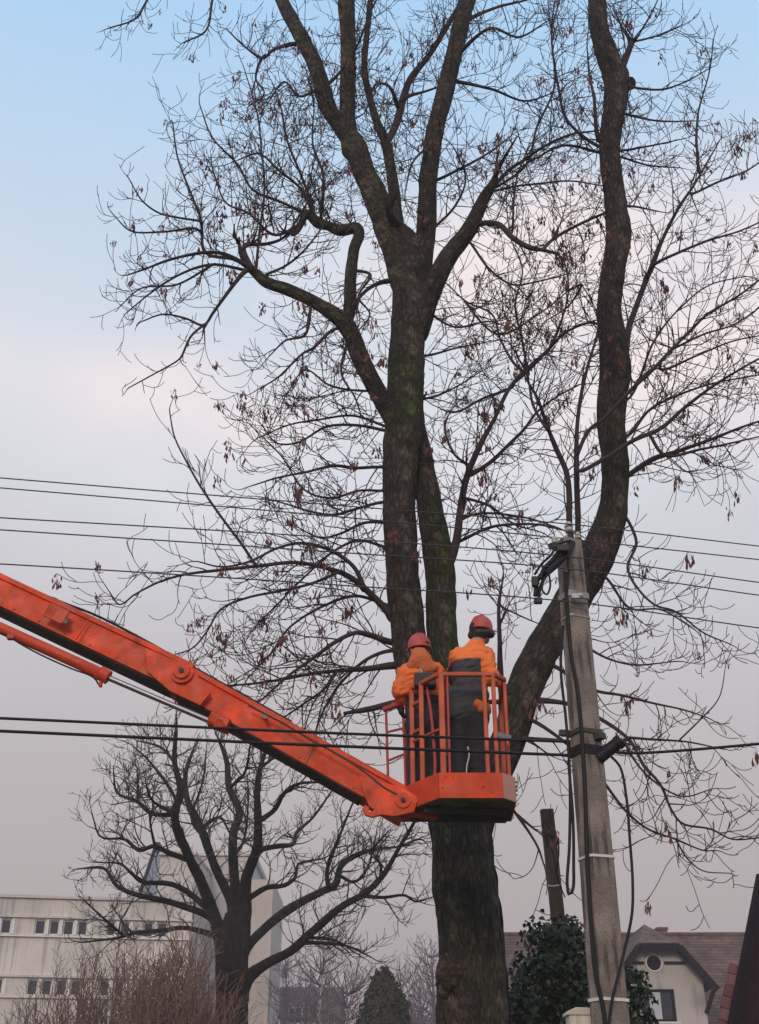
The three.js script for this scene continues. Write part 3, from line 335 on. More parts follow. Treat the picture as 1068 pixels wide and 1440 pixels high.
{ // dense conical evergreen
  const g = thing('conifer', 'dark green conical conifer between the birches and the ash trunk', 'tree'); const top = at(541, 1358, 45); const base = V(top.x, 0, -45), H = top.y;
  part('trunk', cylGeo(base, V(top.x, H * 0.9, -45), 0.16, 0.03, 10), M.oakTwig, g);
  const mat = std(lin(0.052, 0.048, 0.02), 1, { side: THREE.DoubleSide });
  leafCloud(17000, () => { const f = 1 - Math.pow(rnd(), 0.6), az = rr(0, 6.283), y = H * clamp(f, 0, 0.985); let R = 2.4 * Math.pow(1 - f, 0.62) * (0.66 + 0.62 * fbm(Math.cos(az) * 2.6 + 5, y * 1.7, Math.sin(az) * 2.6, 3)); R *= Math.pow(rnd(), 0.22) * (rnd() < 0.12 ? rr(1.0, 1.22) : 1); const dir = V(Math.cos(az), 0.25, Math.sin(az)).normalize(); return [V(base.x + Math.cos(az) * R, y, base.z + Math.sin(az) * R), dir.add(V(rr(-0.6, 0.6), rr(-0.6, 0.6), rr(-0.6, 0.6))).normalize()]; }, 0.16, mat, 'foliage', g);
}

// ------------------------------------------------------------------ windows shared by the buildings
function win(parent, M4, w, h, { frameMat = M.whiteFrame, bars = 1, sill = true, t = 0.07 } = {}) {   // local: centred, facing +z
  const fr = [box(w, t, 0.1, 0, h / 2 - t / 2, 0), box(w, t, 0.1, 0, -h / 2 + t / 2, 0), box(t, h - 2 * t, 0.1, -w / 2 + t / 2, 0, 0), box(t, h - 2 * t, 0.1, w / 2 - t / 2, 0, 0)]; for (let k = 1; k <= bars; k++) fr.push(box(t * 0.7, h - 2 * t, 0.08, -w / 2 + w * k / (bars + 1), 0, 0)); if (sill) fr.push(box(w + 0.16, 0.06, 0.24, 0, -h / 2 - 0.032, 0.06));
  const f = part('window', fr, frameMat, parent); f.applyMatrix4(M4); part('pane', box(w - 2 * t, h - 2 * t, 0.02, 0, 0, -0.01), M.glass, f); return f;
}
const uvm = (g, s = 4) => { const p = g.attributes.position, u = g.attributes.uv; for (let i = 0; i < p.count; i++) u.setXY(i, (p.getX(i) + p.getZ(i)) / s, p.getY(i) / s); return g; };
const TR = (x, y, z) => new THREE.Matrix4().makeTranslation(x, y, z);

{ // long office block, 65 m away, drawn in its own plane: x along the front, z out of it
  const D = 65, o = at(272, 1272, D + 1.6), yaw = 0.16; const g = thing('office_block', 'long pale flat roofed office block with rows of windows', 'building', null, V(o.x, 0, o.z)); g.rotation.y = yaw;
  const k = mpp(at(130, 1300, D)); const X = px => (px - 272) * k * 1.0, Y = py => at(130, py, D + 0.8).y; const top = Y(1266), x0 = X(-420), x1 = 0;
  const rows = [[1295, 1316], [1378, 1401], [1461, 1484]], wins = [[7, 21], [53, 68], [73, 87], [92, 107], [112, 126], [152, 165], [171, 185], [204, 218], [223, 238]]; for (let k2 = 0; k2 < 9; k2++) for (const e of [[-11 - k2 * 46, 3 - k2 * 46], [-31 - k2 * 46, -17 - k2 * 46]]) wins.unshift(e);
  const cols = wins.filter(w => w[0] > -400).sort((a, b) => a[0] - b[0]).map(w => [X(w[0]), X(w[1])]);
  let edges = [top, ...rows.flatMap(r => [Y(r[0]), Y(r[1])]), 0]; const wall = [];
  for (let i = 0; i < edges.length; i += 2) wall.push(box(x1 - x0, edges[i] - edges[i + 1], 10, (x0 + x1) / 2, (edges[i] + edges[i + 1]) / 2, -5));
  for (const r of rows) { const a = Y(r[0]), b = Y(r[1]); let x = x0; for (const c of [...cols, [x1, x1]]) { if (c[0] - x > 0.02) wall.push(box(c[0] - x, a - b, 10, (c[0] + x) / 2, (a + b) / 2, -5)); x = c[1]; } }
  part('wall', wall.map(w => uvm(w, 7)), M.render, g);
  part('roof_edge', box(x1 - x0 + 0.3, 0.16, 10.3, (x0 + x1) / 2, top + 0.085, -5), M.galv, g);
  for (const r of rows) { part('string_course', box(x1 - x0 + 0.1, 0.1, 0.14, (x0 + x1) / 2, Y(r[0]) + 0.12, 0.072), M.render, g); part('string_course', box(x1 - x0 + 0.1, 0.07, 0.14, (x0 + x1) / 2, Y(r[1]) - 0.1, 0.073), M.whiteFrame, g); }
  for (const r of rows) for (const c of cols) { const a = Y(r[0]), b = Y(r[1]); win(g, TR((c[0] + c[1]) / 2, (a + b) / 2, -0.16), c[1] - c[0] - 0.01, a - b - 0.01, { bars: 0, sill: false, t: 0.06 }); part('window_pier', box(0.16, a - b, 0.05, c[1] + 0.10, (a + b) / 2, 0.028), M.whiteFrame, g); }
}
{ // taller gabled building behind it
  const D = 82, k = mpp(at(240, 1250, D)); const bl = at(222, 1195, D), g = thing('gabled_hall', 'cream walled tall building with bluish gable rising behind the office roof', 'building');
  const y = py => at(222, py, D).y, x = px => at(px, 1250, D).x; const cream = std(0xffffff, 0.95, { map: mottle([194, 188, 182], 0.12, 4, 4, 25) }), slate = std(0xffffff, 0.9, { map: mottle([150, 158, 172], 0.2, 5, 9, 26) });
  part('wall', uvm(box(x(272) - x(222), y(1200), 12, (x(272) + x(222)) / 2, y(1200) / 2, -D - 6), 6), cream, g);
  part('gable', slabGeo([V(x(184), 0, -D - 4), V(x(222) - 0.01, 0, -D), V(x(222) - 0.01, y(1198), -D), V(x(212), y(1184), -D - 1), V(x(184), y(1238), -D - 4)], 0.3), slate, g);
  part('verge', [barGeo(V(x(182), y(1240), -D - 4.2), V(x(212), y(1183), -D - 1), 0.3, 0.35), barGeo(V(x(212), y(1183), -D - 1), V(x(223), y(1197), -D + 0.2), 0.3, 0.35)], M.darkWood, g);
  part('roof', slabGeo([V(x(221), y(1198), -D + 0.3), V(x(273), y(1198), -D + 0.3), V(x(273), y(1192), -D - 12), V(x(221), y(1192), -D - 12)], 0.25), M.galv, g);
}
{
  const D = 90, g = thing('tower_block', 'plain grey tower block behind the oak crown', 'building'); const y = py => at(320, py, D).y, x = px => at(px, 1250, D).x; const grey = std(0xffffff, 0.95, { map: mottle([188, 180, 178], 0.12, 4, 4, 27) }), pale = std(0xffffff, 0.95, { map: mottle([196, 186, 180], 0.12, 4, 4, 28) });
  part('wall', uvm(box(x(352) - x(268), y(1204), 14, (x(352) + x(268)) / 2, y(1204) / 2, -D - 7), 6), grey, g); part('stair_tower', uvm(box(x(384) - x(352) - 0.02, y(1236), 10, (x(384) + x(352)) / 2, y(1236) / 2, -D - 5.2), 6), pale, g);
  part('roof_edge', box(x(352) - x(268) + 0.4, 0.4, 14.4, (x(352) + x(268)) / 2, y(1204) + 0.21, -D - 7), M.galv, g);
}
{ // low blue-grey house in the distance
  const D = 100, g = thing('distant_house', 'small bluish house in the haze below the birches', 'building'); const a = at(395, 1408, D), b = at(475, 1408, D); const wallM = std(0xffffff, 0.9, { map: mottle([190, 190, 190], 0.12, 4, 4, 29) });
  part('wall', box(b.x - a.x, a.y - 1, 8, (a.x + b.x) / 2, (a.y - 1) / 2, -D - 4), wallM, g); const rY = at(430, 1388, D + 4).y;
  part('roof', [slabGeo([V(a.x - 0.4, a.y - 1.2, -D + 0.4), V(b.x + 0.4, a.y - 1.2, -D + 0.4), V(b.x + 0.4, rY, -D - 4), V(a.x - 0.4, rY, -D - 4)], 0.2), slabGeo([V(a.x - 0.4, rY, -D - 4.02), V(b.x + 0.4, rY, -D - 4.02), V(b.x + 0.4, a.y - 1.2, -D - 8.4), V(a.x - 0.4, a.y - 1.2, -D - 8.4)], 0.2)], std(0xffffff, 0.95, { map: mottle([112, 100, 96], 0.25, 12, 12, 30) }), g);
  for (let c = 0; c < 3; c++) win(g, TR(lerp(a.x + 1.2, b.x - 1.2, c / 2), at(430, 1428, D).y, -D + 0.04), 1.1, 1.2, { bars: 1 });
}

{ // tiled house with half-hipped front gable
  const g = thing('tiled_house', 'old house with brown tiled roof and pale half hipped gable', 'building'); const DF = 46.4, DR = 51;
  const rY = at(800, 1314, DR).y, xl = at(655, 1313, DR).x, xr = at(1130, 1313, DR).x, eY = 4.7, zE = -46.7;
  const roofUV = geo => { const p = geo.attributes.position, u = geo.attributes.uv; for (let i = 0; i < p.count; i++) u.setXY(i, p.getX(i) / 3.2, (p.getY(i) * 1.0 - p.getZ(i) * 0.6) / 3.4); return geo; };
  part('wall', box(xr - xl - 0.6, eY - 0.05, 8.0, (xl + xr) / 2, (eY - 0.05) / 2, zE - 4.5), M.houseWall, g);
  part('roof', [roofUV(slabGeo([V(xl, eY, zE), V(xr, eY, zE), V(xr, rY, -DR), V(xl, rY, -DR)], 0.16)), roofUV(slabGeo([V(xl, rY, -DR - 0.02), V(xr, rY, -DR - 0.02), V(xr, eY, -DR - 4.4), V(xl, eY, -DR - 4.4)], 0.16))], M.roofTile, g);
  part('ridge', [cylGeo(V(xl, rY - 0.02, -DR), V(xr, rY - 0.02, -DR), 0.11, 0.11, 10)], M.roofTile, g);
  for (const [pa, pb] of [[640, 655]]) part('gable_wall', slabGeo([V(xl + 0.25, 0, zE - 0.4), V(xl + 0.25, 0, -DR - 4), V(xl + 0.25, eY, -DR - 4), V(xl + 0.25, rY - 0.25, -DR), V(xl + 0.25, eY, zE - 0.4)], 0.2), M.houseWall, g);
  // front gable
  const P = (px, py, d = DF) => at(px, py, d); const cx = P(923, 1330).x; const mir = p => V(2 * cx - p.x, p.y, p.z);
  const tR = P(951, 1328), eR = P(1004, 1388), tL = mir(tR), eL = mir(eR); const wR = P(990, 1388).x, wL = 2 * cx - wR; const pk = P(921, 1300, DF + 1.7); pk.x = cx;
  // gable wall built round a real window opening and a round vent
  const wx0 = P(903, 1410).x, wx1 = P(950, 1410).x, wy1 = P(925, 1391).y, wy0 = P(925, 1437).y, vc = P(920, 1354), vr = 0.27;
  const sh = new THREE.Shape([[wL, 0], [wR, 0], [wR, lerp(eR.y, tR.y, 0.20)], [tR.x - 0.1, tR.y - 0.15], [tL.x + 0.1, tL.y - 0.15], [wL, lerp(eR.y, tR.y, 0.20)]].map(p => new THREE.Vector2(...p)));
  sh.holes.push(new THREE.Path([[wx0, wy0], [wx0, wy1], [wx1, wy1], [wx1, wy0]].map(p => new THREE.Vector2(...p)))); const hole = new THREE.Path(); hole.absarc(vc.x, vc.y, vr, 0, Math.PI * 2, true); sh.holes.push(hole);
  const gw = new THREE.ExtrudeGeometry(sh, { depth: 0.3, bevelEnabled: false, curveSegments: 24 }); const gu = gw.attributes.uv, gp = gw.attributes.position; for (let i = 0; i < gu.count; i++) gu.setXY(i, gp.getX(i) / 3, gp.getY(i) / 3); gw.translate(0, 0, -DF - 0.3); part('gable_front', gw, M.houseWall, g);
  part('side_wall', [box(0.3, eR.y - 0.3, 3, wR - 0.152, (eR.y - 0.3) / 2, -DF - 1.81), box(0.3, eR.y - 0.3, 3, wL + 0.152, (eR.y - 0.3) / 2, -DF - 1.81)], M.houseWall, g);
  const w = win(g, TR((wx0 + wx1) / 2, (wy0 + wy1) / 2, -DF - 0.14), wx1 - wx0 - 0.01, wy1 - wy0 - 0.01, { bars: 1, frameMat: M.darkWood, t: 0.09, sill: false });
  part('window_sill', box(wx1 - wx0 + 0.2, 0.07, 0.2, (wx0 + wx1) / 2, wy0 - 0.04, -DF + 0.09), M.whiteFrame, g);
  part('curtain', box(0.42, wy1 - wy0 - 0.2, 0.015, (wx0 + wx1) / 2 - 0.10, (wy0 + wy1) / 2, -DF - 0.1), std(lin(0.5, 0.52, 0.55), 0.9), w.parent === g ? g : g);
  part('vent', [new THREE.CylinderGeometry(vr, vr, 0.03, 24).rotateX(Math.PI / 2).translate(vc.x, vc.y, -DF - 0.2)], M.darkWood, g);
  part('vent_surround', [new THREE.TorusGeometry(vr + 0.03, 0.03, 8, 32).translate(vc.x, vc.y, -DF + 0.01)], M.whiteFrame, g);
  for (const [a, b] of [[P(884, 1354).x, vc.x - vr - 0.11], [vc.x + vr + 0.11, P(964, 1354).x]]) part('string_course', box(b - a, 0.09, 0.08, (a + b) / 2, vc.y, -DF + 0.042), M.darkWood, g);
  const back = (p, d) => V(p.x, p.y, p.z - d), ov = 0.45, fw = p => V(p.x, p.y, p.z + ov);
  const rb = V(cx, pk.y, -DR - 0.5);
  part('gable_roof', [roofUV(slabGeo([fw(tR), fw(eR), back(eR, 4.2), rb.clone().setZ(rb.z), V(cx, pk.y, pk.z)], 0.14)), roofUV(slabGeo([fw(eL), fw(tL), V(cx, pk.y, pk.z), rb, back(eL, 4.2)], 0.14)), roofUV(slabGeo([fw(tL), fw(tR), V(cx, pk.y + 0.005, pk.z)], 0.12))], M.roofTile, g);
  const dn = (p, q) => { const a = fw(p), b = fw(q); a.y -= 0.15; b.y -= 0.15; a.z += 0.02; b.z += 0.02; return barGeo(a, b, 0.08, 0.25, 0.01); };
  part('verge_board', dn(tR, eR), M.darkWood, g); part('verge_board', dn(tL, eL), M.darkWood, g); part('fascia', dn(tL, tR), M.darkWood, g);
  part('eaves_bracket', barGeo(V(wR - 0.02, eR.y - 0.9, -DF + 0.02), V(eR.x - 0.1, eR.y - 0.15, -DF + 0.3), 0.12), M.darkWood, g);
  const c0 = at(931, 1309, DR + 0.4); part('chimney', [box(0.4, 1.7, 0.5, c0.x, rY - 0.62, -DR - 0.5), box(0.48, 0.1, 0.58, c0.x, rY + 0.275, -DR - 0.5)], std(0xffffff, 0.9, { map: mottle([112, 78, 68], 0.3, 9, 20, 33) }), g);
}

{ // verge of the roof next door: tiles stepping down along a dark board
  const g = thing('tiled_gable_roof', 'dark roof edge with stepped clay verge tiles next to the concrete pole', 'building'); const A = at(1063, 1236, 15.5), Bq = at(1012, 1500, 13.6); const dir = Bq.clone().sub(A).normalize(); const eave = A.clone().addScaledVector(dir, 6.4);
  const right = V(1, 0, -0.35).normalize(); const off = p => p.clone().addScaledVector(right, 3.2);
  part('roof', slabGeo([A.clone().add(V(0.02, -0.05, 0)), eave.clone().add(V(0.02, -0.05, 0)), off(eave), off(A)], 0.10), new THREE.MeshPhysicalMaterial({ color: lin(0.03, 0.012, 0.013), roughness: 0.9, specularIntensity: 0.35, map: mottle([235, 225, 225], 0.3, 6, 14, 16) }), g);
  part('verge_board', barGeo(A.clone().add(V(0.05, -0.05, 0.05)), eave.clone().add(V(0.05, -0.05, 0.05)), 0.05, 0.26, 0.008), M.darkWood, g);
  part('gable_wall', slabGeo([V(eave.x + 0.3, 0, eave.z - 0.2), V(A.x + 0.35, 0, A.z - 0.2), A.clone().add(V(0.35, -0.3, -0.2)), eave.clone().add(V(0.3, -0.3, -0.2))], 0.2), M.houseWall, g);
  const mats = [[0.17, 0.068, 0.066], [0.20, 0.088, 0.082], [0.13, 0.052, 0.054]].map(c => std(lin(...c), 0.85)); const L = A.distanceTo(eave), n = 34;
  const tg = new RoundedBoxGeometry(0.12, 0.06, 0.155, 3, 0.028); const q = new THREE.Quaternion().setFromRotationMatrix(new THREE.Matrix4().makeBasis(V(1, 0, 0).addScaledVector(dir, -dir.x).normalize(), dir.clone().cross(V(1, 0, 0).addScaledVector(dir, -dir.x).normalize()), dir));
  for (let k = 9; k < n; k++) { const t = part('verge_tile', tg, mats[k % 3], g); t.position.copy(A).addScaledVector(dir, (k + 0.5) / n * L).add(V(-0.05 + rr(-0.008, 0.008), 0.03, 0.02)); t.quaternion.copy(q); t.rotateX(0.28 + rr(-0.05, 0.05)); t.rotateY(rr(-0.08, 0.08)); }
}

// ------------------------------------------------------------------ concrete pole with its fittings
const PD = 9.2, poleTop = at(800, 762, PD), poleLow = at(859, 1440, PD); const poleAx = poleTop.clone().sub(poleLow).normalize();
const poleAt = y => poleLow.clone().addScaledVector(poleAx, (y - poleLow.y) / poleAx.y);
const poleY = py => at(830, py, PD).y;
const pole = thing('concrete_pole', 'tall tapered concrete utility pole with insulators and strapped cables', 'pole');
const poleHalf = y => lerp(0.128, 0.094, clamp(y / poleTop.y, 0, 1)), poleYaw = 0.42;
{
  const a = [], ys = 60; const geo = new THREE.BufferGeometry(), p = [], u = [], idx = []; const H = poleTop.y;
  const ring = (h) => { const c = Math.min(0.022, h * 0.18), w = h * 1.02, d = h * 0.86; return [[-w + c, d], [w - c, d], [w, d - c], [w, -d + c], [w - c, -d], [-w + c, -d], [-w, -d + c], [-w, d - c]]; };
  const cs = Math.cos(poleYaw), sn = Math.sin(poleYaw);
  for (let k = 0; k <= ys; k++) { const y = -0.4 + (H + 0.4) * k / ys, c = poleAt(y), r = ring(poleHalf(y)); let per = 0; for (let j = 0; j <= 8; j++) { const q = r[j % 8]; if (j) per += Math.hypot(q[0] - r[j - 1][0], q[1] - r[j - 1][1]); const jx = 0.0025 * (vnoise(j * 3, k * 1.7, 2) - 0.5); p.push(c.x + q[0] * cs + q[1] * sn + jx, y, c.z - q[0] * sn + q[1] * cs); u.push(per / 0.8, y / 0.8); } }
  for (let k = 0; k < ys; k++) for (let j = 0; j < 8; j++) { const b = k * 9 + j; idx.push(b, b + 1, b + 9, b + 1, b + 10, b + 9); }
  const tc = p.length / 3; p.push(poleAt(H).x, H + 0.01, poleAt(H).z); u.push(0, 0); for (let j = 0; j < 8; j++) idx.push(ys * 9 + j, ys * 9 + j + 1, tc);
  geo.setAttribute('position', new THREE.Float32BufferAttribute(p, 3)); geo.setAttribute('uv', new THREE.Float32BufferAttribute(u, 2)); geo.setIndex(idx); const g2 = geo.toNonIndexed(); g2.computeVertexNormals(); part('shaft', g2, M.concrete, pole);
  const strap = (py, h, mat, name, ex = 0.012, tilt = 0) => { const y = poleY(py), c = poleAt(y), w = poleHalf(y); const sh = new THREE.Shape(ring(w + ex).map(q => new THREE.Vector2(...q))); sh.holes.push(new THREE.Path(ring(w + 0.001).map(q => new THREE.Vector2(...q)))); const g = new THREE.ExtrudeGeometry(sh, { depth: h, bevelEnabled: false }); g.rotateX(-Math.PI / 2); g.rotateY(poleYaw); g.rotateZ(tilt); g.translate(c.x, y - h / 2, c.z); return part(name, g, mat, pole); };
  strap(841, 0.055, M.galv, 'steel_band', 0.012); strap(871, 0.02, M.galv, 'steel_strap', 0.006); strap(1032, 0.035, M.grime, 'clamp_band', 0.014); strap(1058, 0.075, M.black, 'clamp_band', 0.012); strap(1207, 0.02, M.whiteFrame, 'cable_tie', 0.009, 0.03); strap(1407, 0.022, M.whiteFrame, 'cable_tie', 0.009, -0.02);
  const fr = (px, py, d = 0.15) => at(px, py, PD - d);
  part('band_bolt', [cylGeo(fr(815, 838, 0.14), fr(818, 839, 0.2), 0.014, 0.014, 8), rbox(0.10, 0.05, 0.02, fr(812, 838, 0.17).x, fr(812, 838, 0.17).y, fr(812, 838, 0.17).z, 0.005)], M.galv, pole);
  part('clamp_bolt', barGeo(fr(789, 1031, 0.05), fr(800, 1031, 0.1), 0.06, 0.05), M.grime, pole); part('clamp_bolt', barGeo(fr(838, 1035, 0.1), fr(849, 1036, 0.05), 0.06, 0.05), M.grime, pole); part('clamp_pin', cylGeo(fr(867, 1030, 0.06), fr(867, 1046, 0.06), 0.008, 0.008, 8), M.redFrame, pole);
  // dead-end fitting on the right and the black cable joint at the top
  part('cable_sleeve', [cylGeo(fr(842, 1066, 0.05), fr(870, 1044, 0.1), 0.055, 0.05, 18), cylGeo(fr(868, 1046, 0.1), fr(874, 1041, 0.11), 0.058, 0.058, 18)], M.black, pole);
  part('cable_joint', [tubeGeo([fr(805, 764, 0.1), fr(797, 778, 0.17), fr(784, 792, 0.2), fr(768, 806, 0.19)], 0.033, 30, 12), tubeGeo([fr(790, 770, 0.17), fr(779, 786, 0.2), fr(766, 800, 0.2), fr(760, 814, 0.19)], 0.022, 30, 10), tubeGeo([fr(770, 800, 0.18), fr(757, 815, 0.18), fr(753, 838, 0.18)], 0.02, 20, 10), tubeGeo([fr(772, 800, 0.17), fr(760, 826, 0.17), fr(758, 846, 0.17)], 0.014, 20, 8), tubeGeo([fr(803, 760, 0.12), fr(785, 766, 0.17), fr(774, 782, 0.2), fr(763, 792, 0.2), fr(752, 808, 0.18)], 0.011, 30, 8), tubeGeo([fr(798, 775, 0.14), fr(800, 800, 0.16), fr(797, 830, 0.15)], 0.012, 20, 8)], M.black, pole);
  part('cable_clamp', [rbox(0.07, 0.05, 0.05, fr(757, 845, 0.21).x, fr(757, 845, 0.21).y, fr(757, 845, 0.21).z), rbox(0.10, 0.06, 0.07, fr(792, 772, 0.24).x, fr(792, 772, 0.24).y, fr(792, 772, 0.24).z), rbox(0.05, 0.09, 0.05, fr(752, 818, 0.21).x, fr(752, 818, 0.21).y, fr(752, 818, 0.21).z)], M.grime, pole);
  part('jumper_cable', tubeGeo([fr(778, 800, 0.24), fr(766, 815, 0.24), fr(763, 830, 0.24), fr(769, 836, 0.24), fr(774, 825, 0.24), fr(772, 805, 0.24)], 0.009, 40, 8), M.black, pole);
  // pin insulators
  const ins = (px, py, d, s = 1) => { const c = at(px, py, PD + d); const prof = [[0.0, -0.07], [0.035, -0.07], [0.052, -0.05], [0.05, -0.03], [0.034, -0.02], [0.05, -0.005], [0.05, 0.015], [0.034, 0.028], [0.036, 0.045], [0.025, 0.06], [0, 0.065]].map(q => new THREE.Vector2(q[0] * s, q[1] * s)); const m = part('insulator', new THREE.LatheGeometry(prof, 20).translate(c.x, c.y, c.z), M.ceramic, pole); part('insulator_pin', cylGeo(V(c.x, c.y - 0.2 * s, c.z), V(c.x, c.y - 0.06 * s, c.z), 0.012, 0.012, 8), M.grime, m); };
  ins(800, 741, 0, 0.8); ins(780, 759, -0.1, 0.55); ins(813, 753, 0.1, 0.55);
  part('cross_arm', [barGeo(at(774, 768, PD - 0.13), at(822, 764, PD + 0.13), 0.05, 0.05)], M.grime, pole);
  // cable strapped down the face, the loop on the left and the slack cable on the right
  part('strapped_cable', tubeGeo([[795, 805], [799, 870], [804, 925], [812, 968], [819, 1040], [823, 1110], [826, 1207], [831, 1290], [838, 1370], [848, 1415], [855, 1470]].map(q => fr(q[0], q[1], 0.135)), 0.017, 90, 10), M.black, pole);
  part('hanging_cable', tubeGeo([[792, 880], [789, 940], [796, 1010], [800, 1060], [802, 1110], [801, 1190], [798, 1245], [801, 1259], [806, 1250], [807, 1215], [806, 1150], [800, 1075]].map(q => fr(q[0], q[1], 0.13)), 0.012, 120, 8), M.black, pole);
  part('hanging_cable', tubeGeo([[858, 1062], [872, 1078], [881, 1120], [886, 1180], [890, 1240], [889, 1285], [880, 1330], [870, 1370], [860, 1412], [854, 1470]].map((q, i) => fr(q[0], q[1], i < 7 ? 0.12 : 0.16)), 0.011, 120, 8), M.black, pole);
}

// ------------------------------------------------------------------ overhead wires
function wire(name, label, pts, r, Ds, group, mat = M.black) {
  const P = pts.map((q, i) => at(q[0], q[1], Ds[i])); const m = part(name, new THREE.TubeGeometry(new THREE.CatmullRomCurve3(P, false, 'centripetal'), 160, r, 6), mat); return tag(m, label, 'wire', group);
}
{
  const D5 = [8.0, 8.35, 8.75, 9.15, 9.6, 10.4], w = std(lin(0.05, 0.048, 0.055), 0.5), xs = [-260, 0, 480, 800, 1068, 1400];
  const lines = [['uppermost thin power line, resting on the tallest pole insulator', [650, 672, 711, 737, 768, 806]], ['second thin power line down, just beneath the uppermost', [664, 686, 727, 758, 787, 825]], ['third thin power line down at the pole head', [712, 728, 757, 783, 819, 862]], ['fourth thin power line down at the pole head', [728, 745, 777, 800, 837, 880]], ['lowest thin power line at the pole, level with the steel band', [780, 793, 823, 846, 883, 925]]];
  lines.forEach(([label, ys], i) => wire('overhead_wire', label, xs.map((x, k) => [x, ys[k]]), 0.0062, D5.map(d => d + [0, 0.08, -0.14, -0.14, -0.12][i]), 'thin wires strung across the pole head', w));
  wire('overhead_cable', 'upper of two thick black cables crossing in front of the boom', [[-260, 1000], [0, 1010], [470, 1031], [797, 1043]], 0.0115, [8.2, 8.4, 8.7, 9.0], 'thick cables ending at the pole clamp');
  wire('overhead_cable', 'lower of two thick black cables crossing in front of the boom', [[-260, 1017], [0, 1028], [470, 1049], [799, 1062]], 0.0125, [8.2, 8.4, 8.7, 9.0], 'thick cables ending at the pole clamp');
  wire('overhead_cable', 'single thick black cable running from the pole sleeve towards the tiled roofs', [[866, 1058], [898, 1059], [1068, 1046], [1400, 1010]], 0.0115, [9.1, 9.1, 8.9, 8.5], null);
}

{ // old pole stub with ivy, laurel bush below, small gate pillar
  const g = thing('pole_stub', 'short old weathered pole stub rising out of the ivy bush', 'pole'); const D = 14.5; const top = at(769, 1139, D), low = at(791, 1350, D), ax = top.clone().sub(low).normalize(), base = low.clone().addScaledVector(ax, -low.y / ax.y);
  const m = std(0xffffff, 0.95, { map: tex(256, 256, (u, v) => { const n = pfb(u, v, 12, 3, 82, 5), ms = sst(0.45, 0.65, pfb(u, v, 4, 4, 88, 4)); const k = 0.6 + 0.8 * (n - 0.25); return [lerp(0.40, 0.38, ms) * k, lerp(0.34, 0.345, ms) * k, lerp(0.31, 0.26, ms) * k]; }) });
  part('shaft', beamGeo(base, top, chamfer(0.16, 0.13, 0.02)), m, g); const f = (px, py) => at(px, py, D - 0.14);
  part('wire_tie', [tubeGeo([f(762, 1243), f(776, 1246), f(790, 1244)], 0.007, 12, 6)], M.whiteFrame, g); part('bracket', [barGeo(f(763, 1168), f(782, 1176), 0.05, 0.04)], M.grime, g);
  part('old_cable', [tubeGeo([f(770, 1172), f(783, 1178), f(786, 1200), f(783, 1225), f(790, 1250)], 0.011, 30, 6), tubeGeo([f(768, 1176), f(778, 1200), f(784, 1235), f(795, 1262)], 0.008, 30, 6)], M.black, g);
}
{
  const g = thing('ivy_bush', 'glossy dark green evergreen bush at the foot of the pole stub', 'bush'); const D = 13.9; const mat = new THREE.MeshPhysicalMaterial({ color: lin(0.024, 0.042, 0.014), roughness: 0.34, specularIntensity: 0.55, side: THREE.DoubleSide });
  const lobes = [[785, 1340, 0.42], [752, 1385, 0.36], [800, 1370, 0.42], [755, 1440, 0.46], [800, 1440, 0.5], [770, 1520, 0.7], [830, 1500, 0.6], [893, 1385, 0.17], [905, 1405, 0.14], [880, 1430, 0.3], [900, 1445, 0.22], [870, 1520, 0.6], [795, 1316, 0.22], [770, 1326, 0.22], [738, 1420, 0.26], [890, 1372, 0.12]].map(([x, y, r]) => [at(x, y, D + rr(-0.25, 0.25)), r]); lobes.push([V(lobes[5][0].x, 1.1, -D), 0.9], [V(lobes[11][0].x, 1.0, -D), 0.8]);
  const tot = lobes.reduce((s, l) => s + l[1] ** 2, 0);
  leafCloud(15000, () => { let t = rnd() * tot, i = 0; while ((t -= lobes[i][1] ** 2) > 0 && i < lobes.length - 1) i++; const [c, r] = lobes[i]; const d = V(rr(-1, 1), rr(-1, 1), rr(-1, 1)).normalize(); const R = r * Math.pow(rnd(), 0.3) * (0.75 + 0.6 * vnoise(d.x * 3 + i * 9, d.y * 3, d.z * 3)); return [c.clone().addScaledVector(d, R), d.clone().add(V(rr(-0.7, 0.7), rr(-0.2, 0.9), rr(-0.7, 0.7))).normalize()]; }, 0.075, mat, 'foliage', g);
  const st = new Acc(); for (let k = 0; k < 12; k++) { const l = lobes[k][0]; st.tube([V(lerp(l.x, lobes[5][0].x, 0.5), 0, -D), V(l.x, l.y * 0.6, l.z), l], [0.03, 0.02, 0.008], 6); } part('stems', st.geo(), M.oakTwig, g, 'stuff');
}
{
  const g = thing('gate_pillar', 'low white rendered pillar with sloped cap beside the concrete pole', 'pillar'); const a = at(815, 1428, 9.7);
  const wm = std(0xffffff, 0.9, { map: mottle([205, 200, 190], 0.14, 6, 6, 35) }); part('shaft', rbox(0.19, a.y, 0.2, a.x, a.y / 2, a.z, 0.01), wm, g); part('cap', (() => { const s = new THREE.Shape([[-0.11, 0], [0.11, 0], [0.11, 0.04], [-0.04, 0.045], [-0.11, 0.015]].map(q => new THREE.Vector2(...q))); return new THREE.ExtrudeGeometry(s, { depth: 0.22, bevelEnabled: true, bevelSize: 0.004, bevelThickness: 0.004 }).translate(a.x, a.y, a.z - 0.11); })(), wm, g);
}

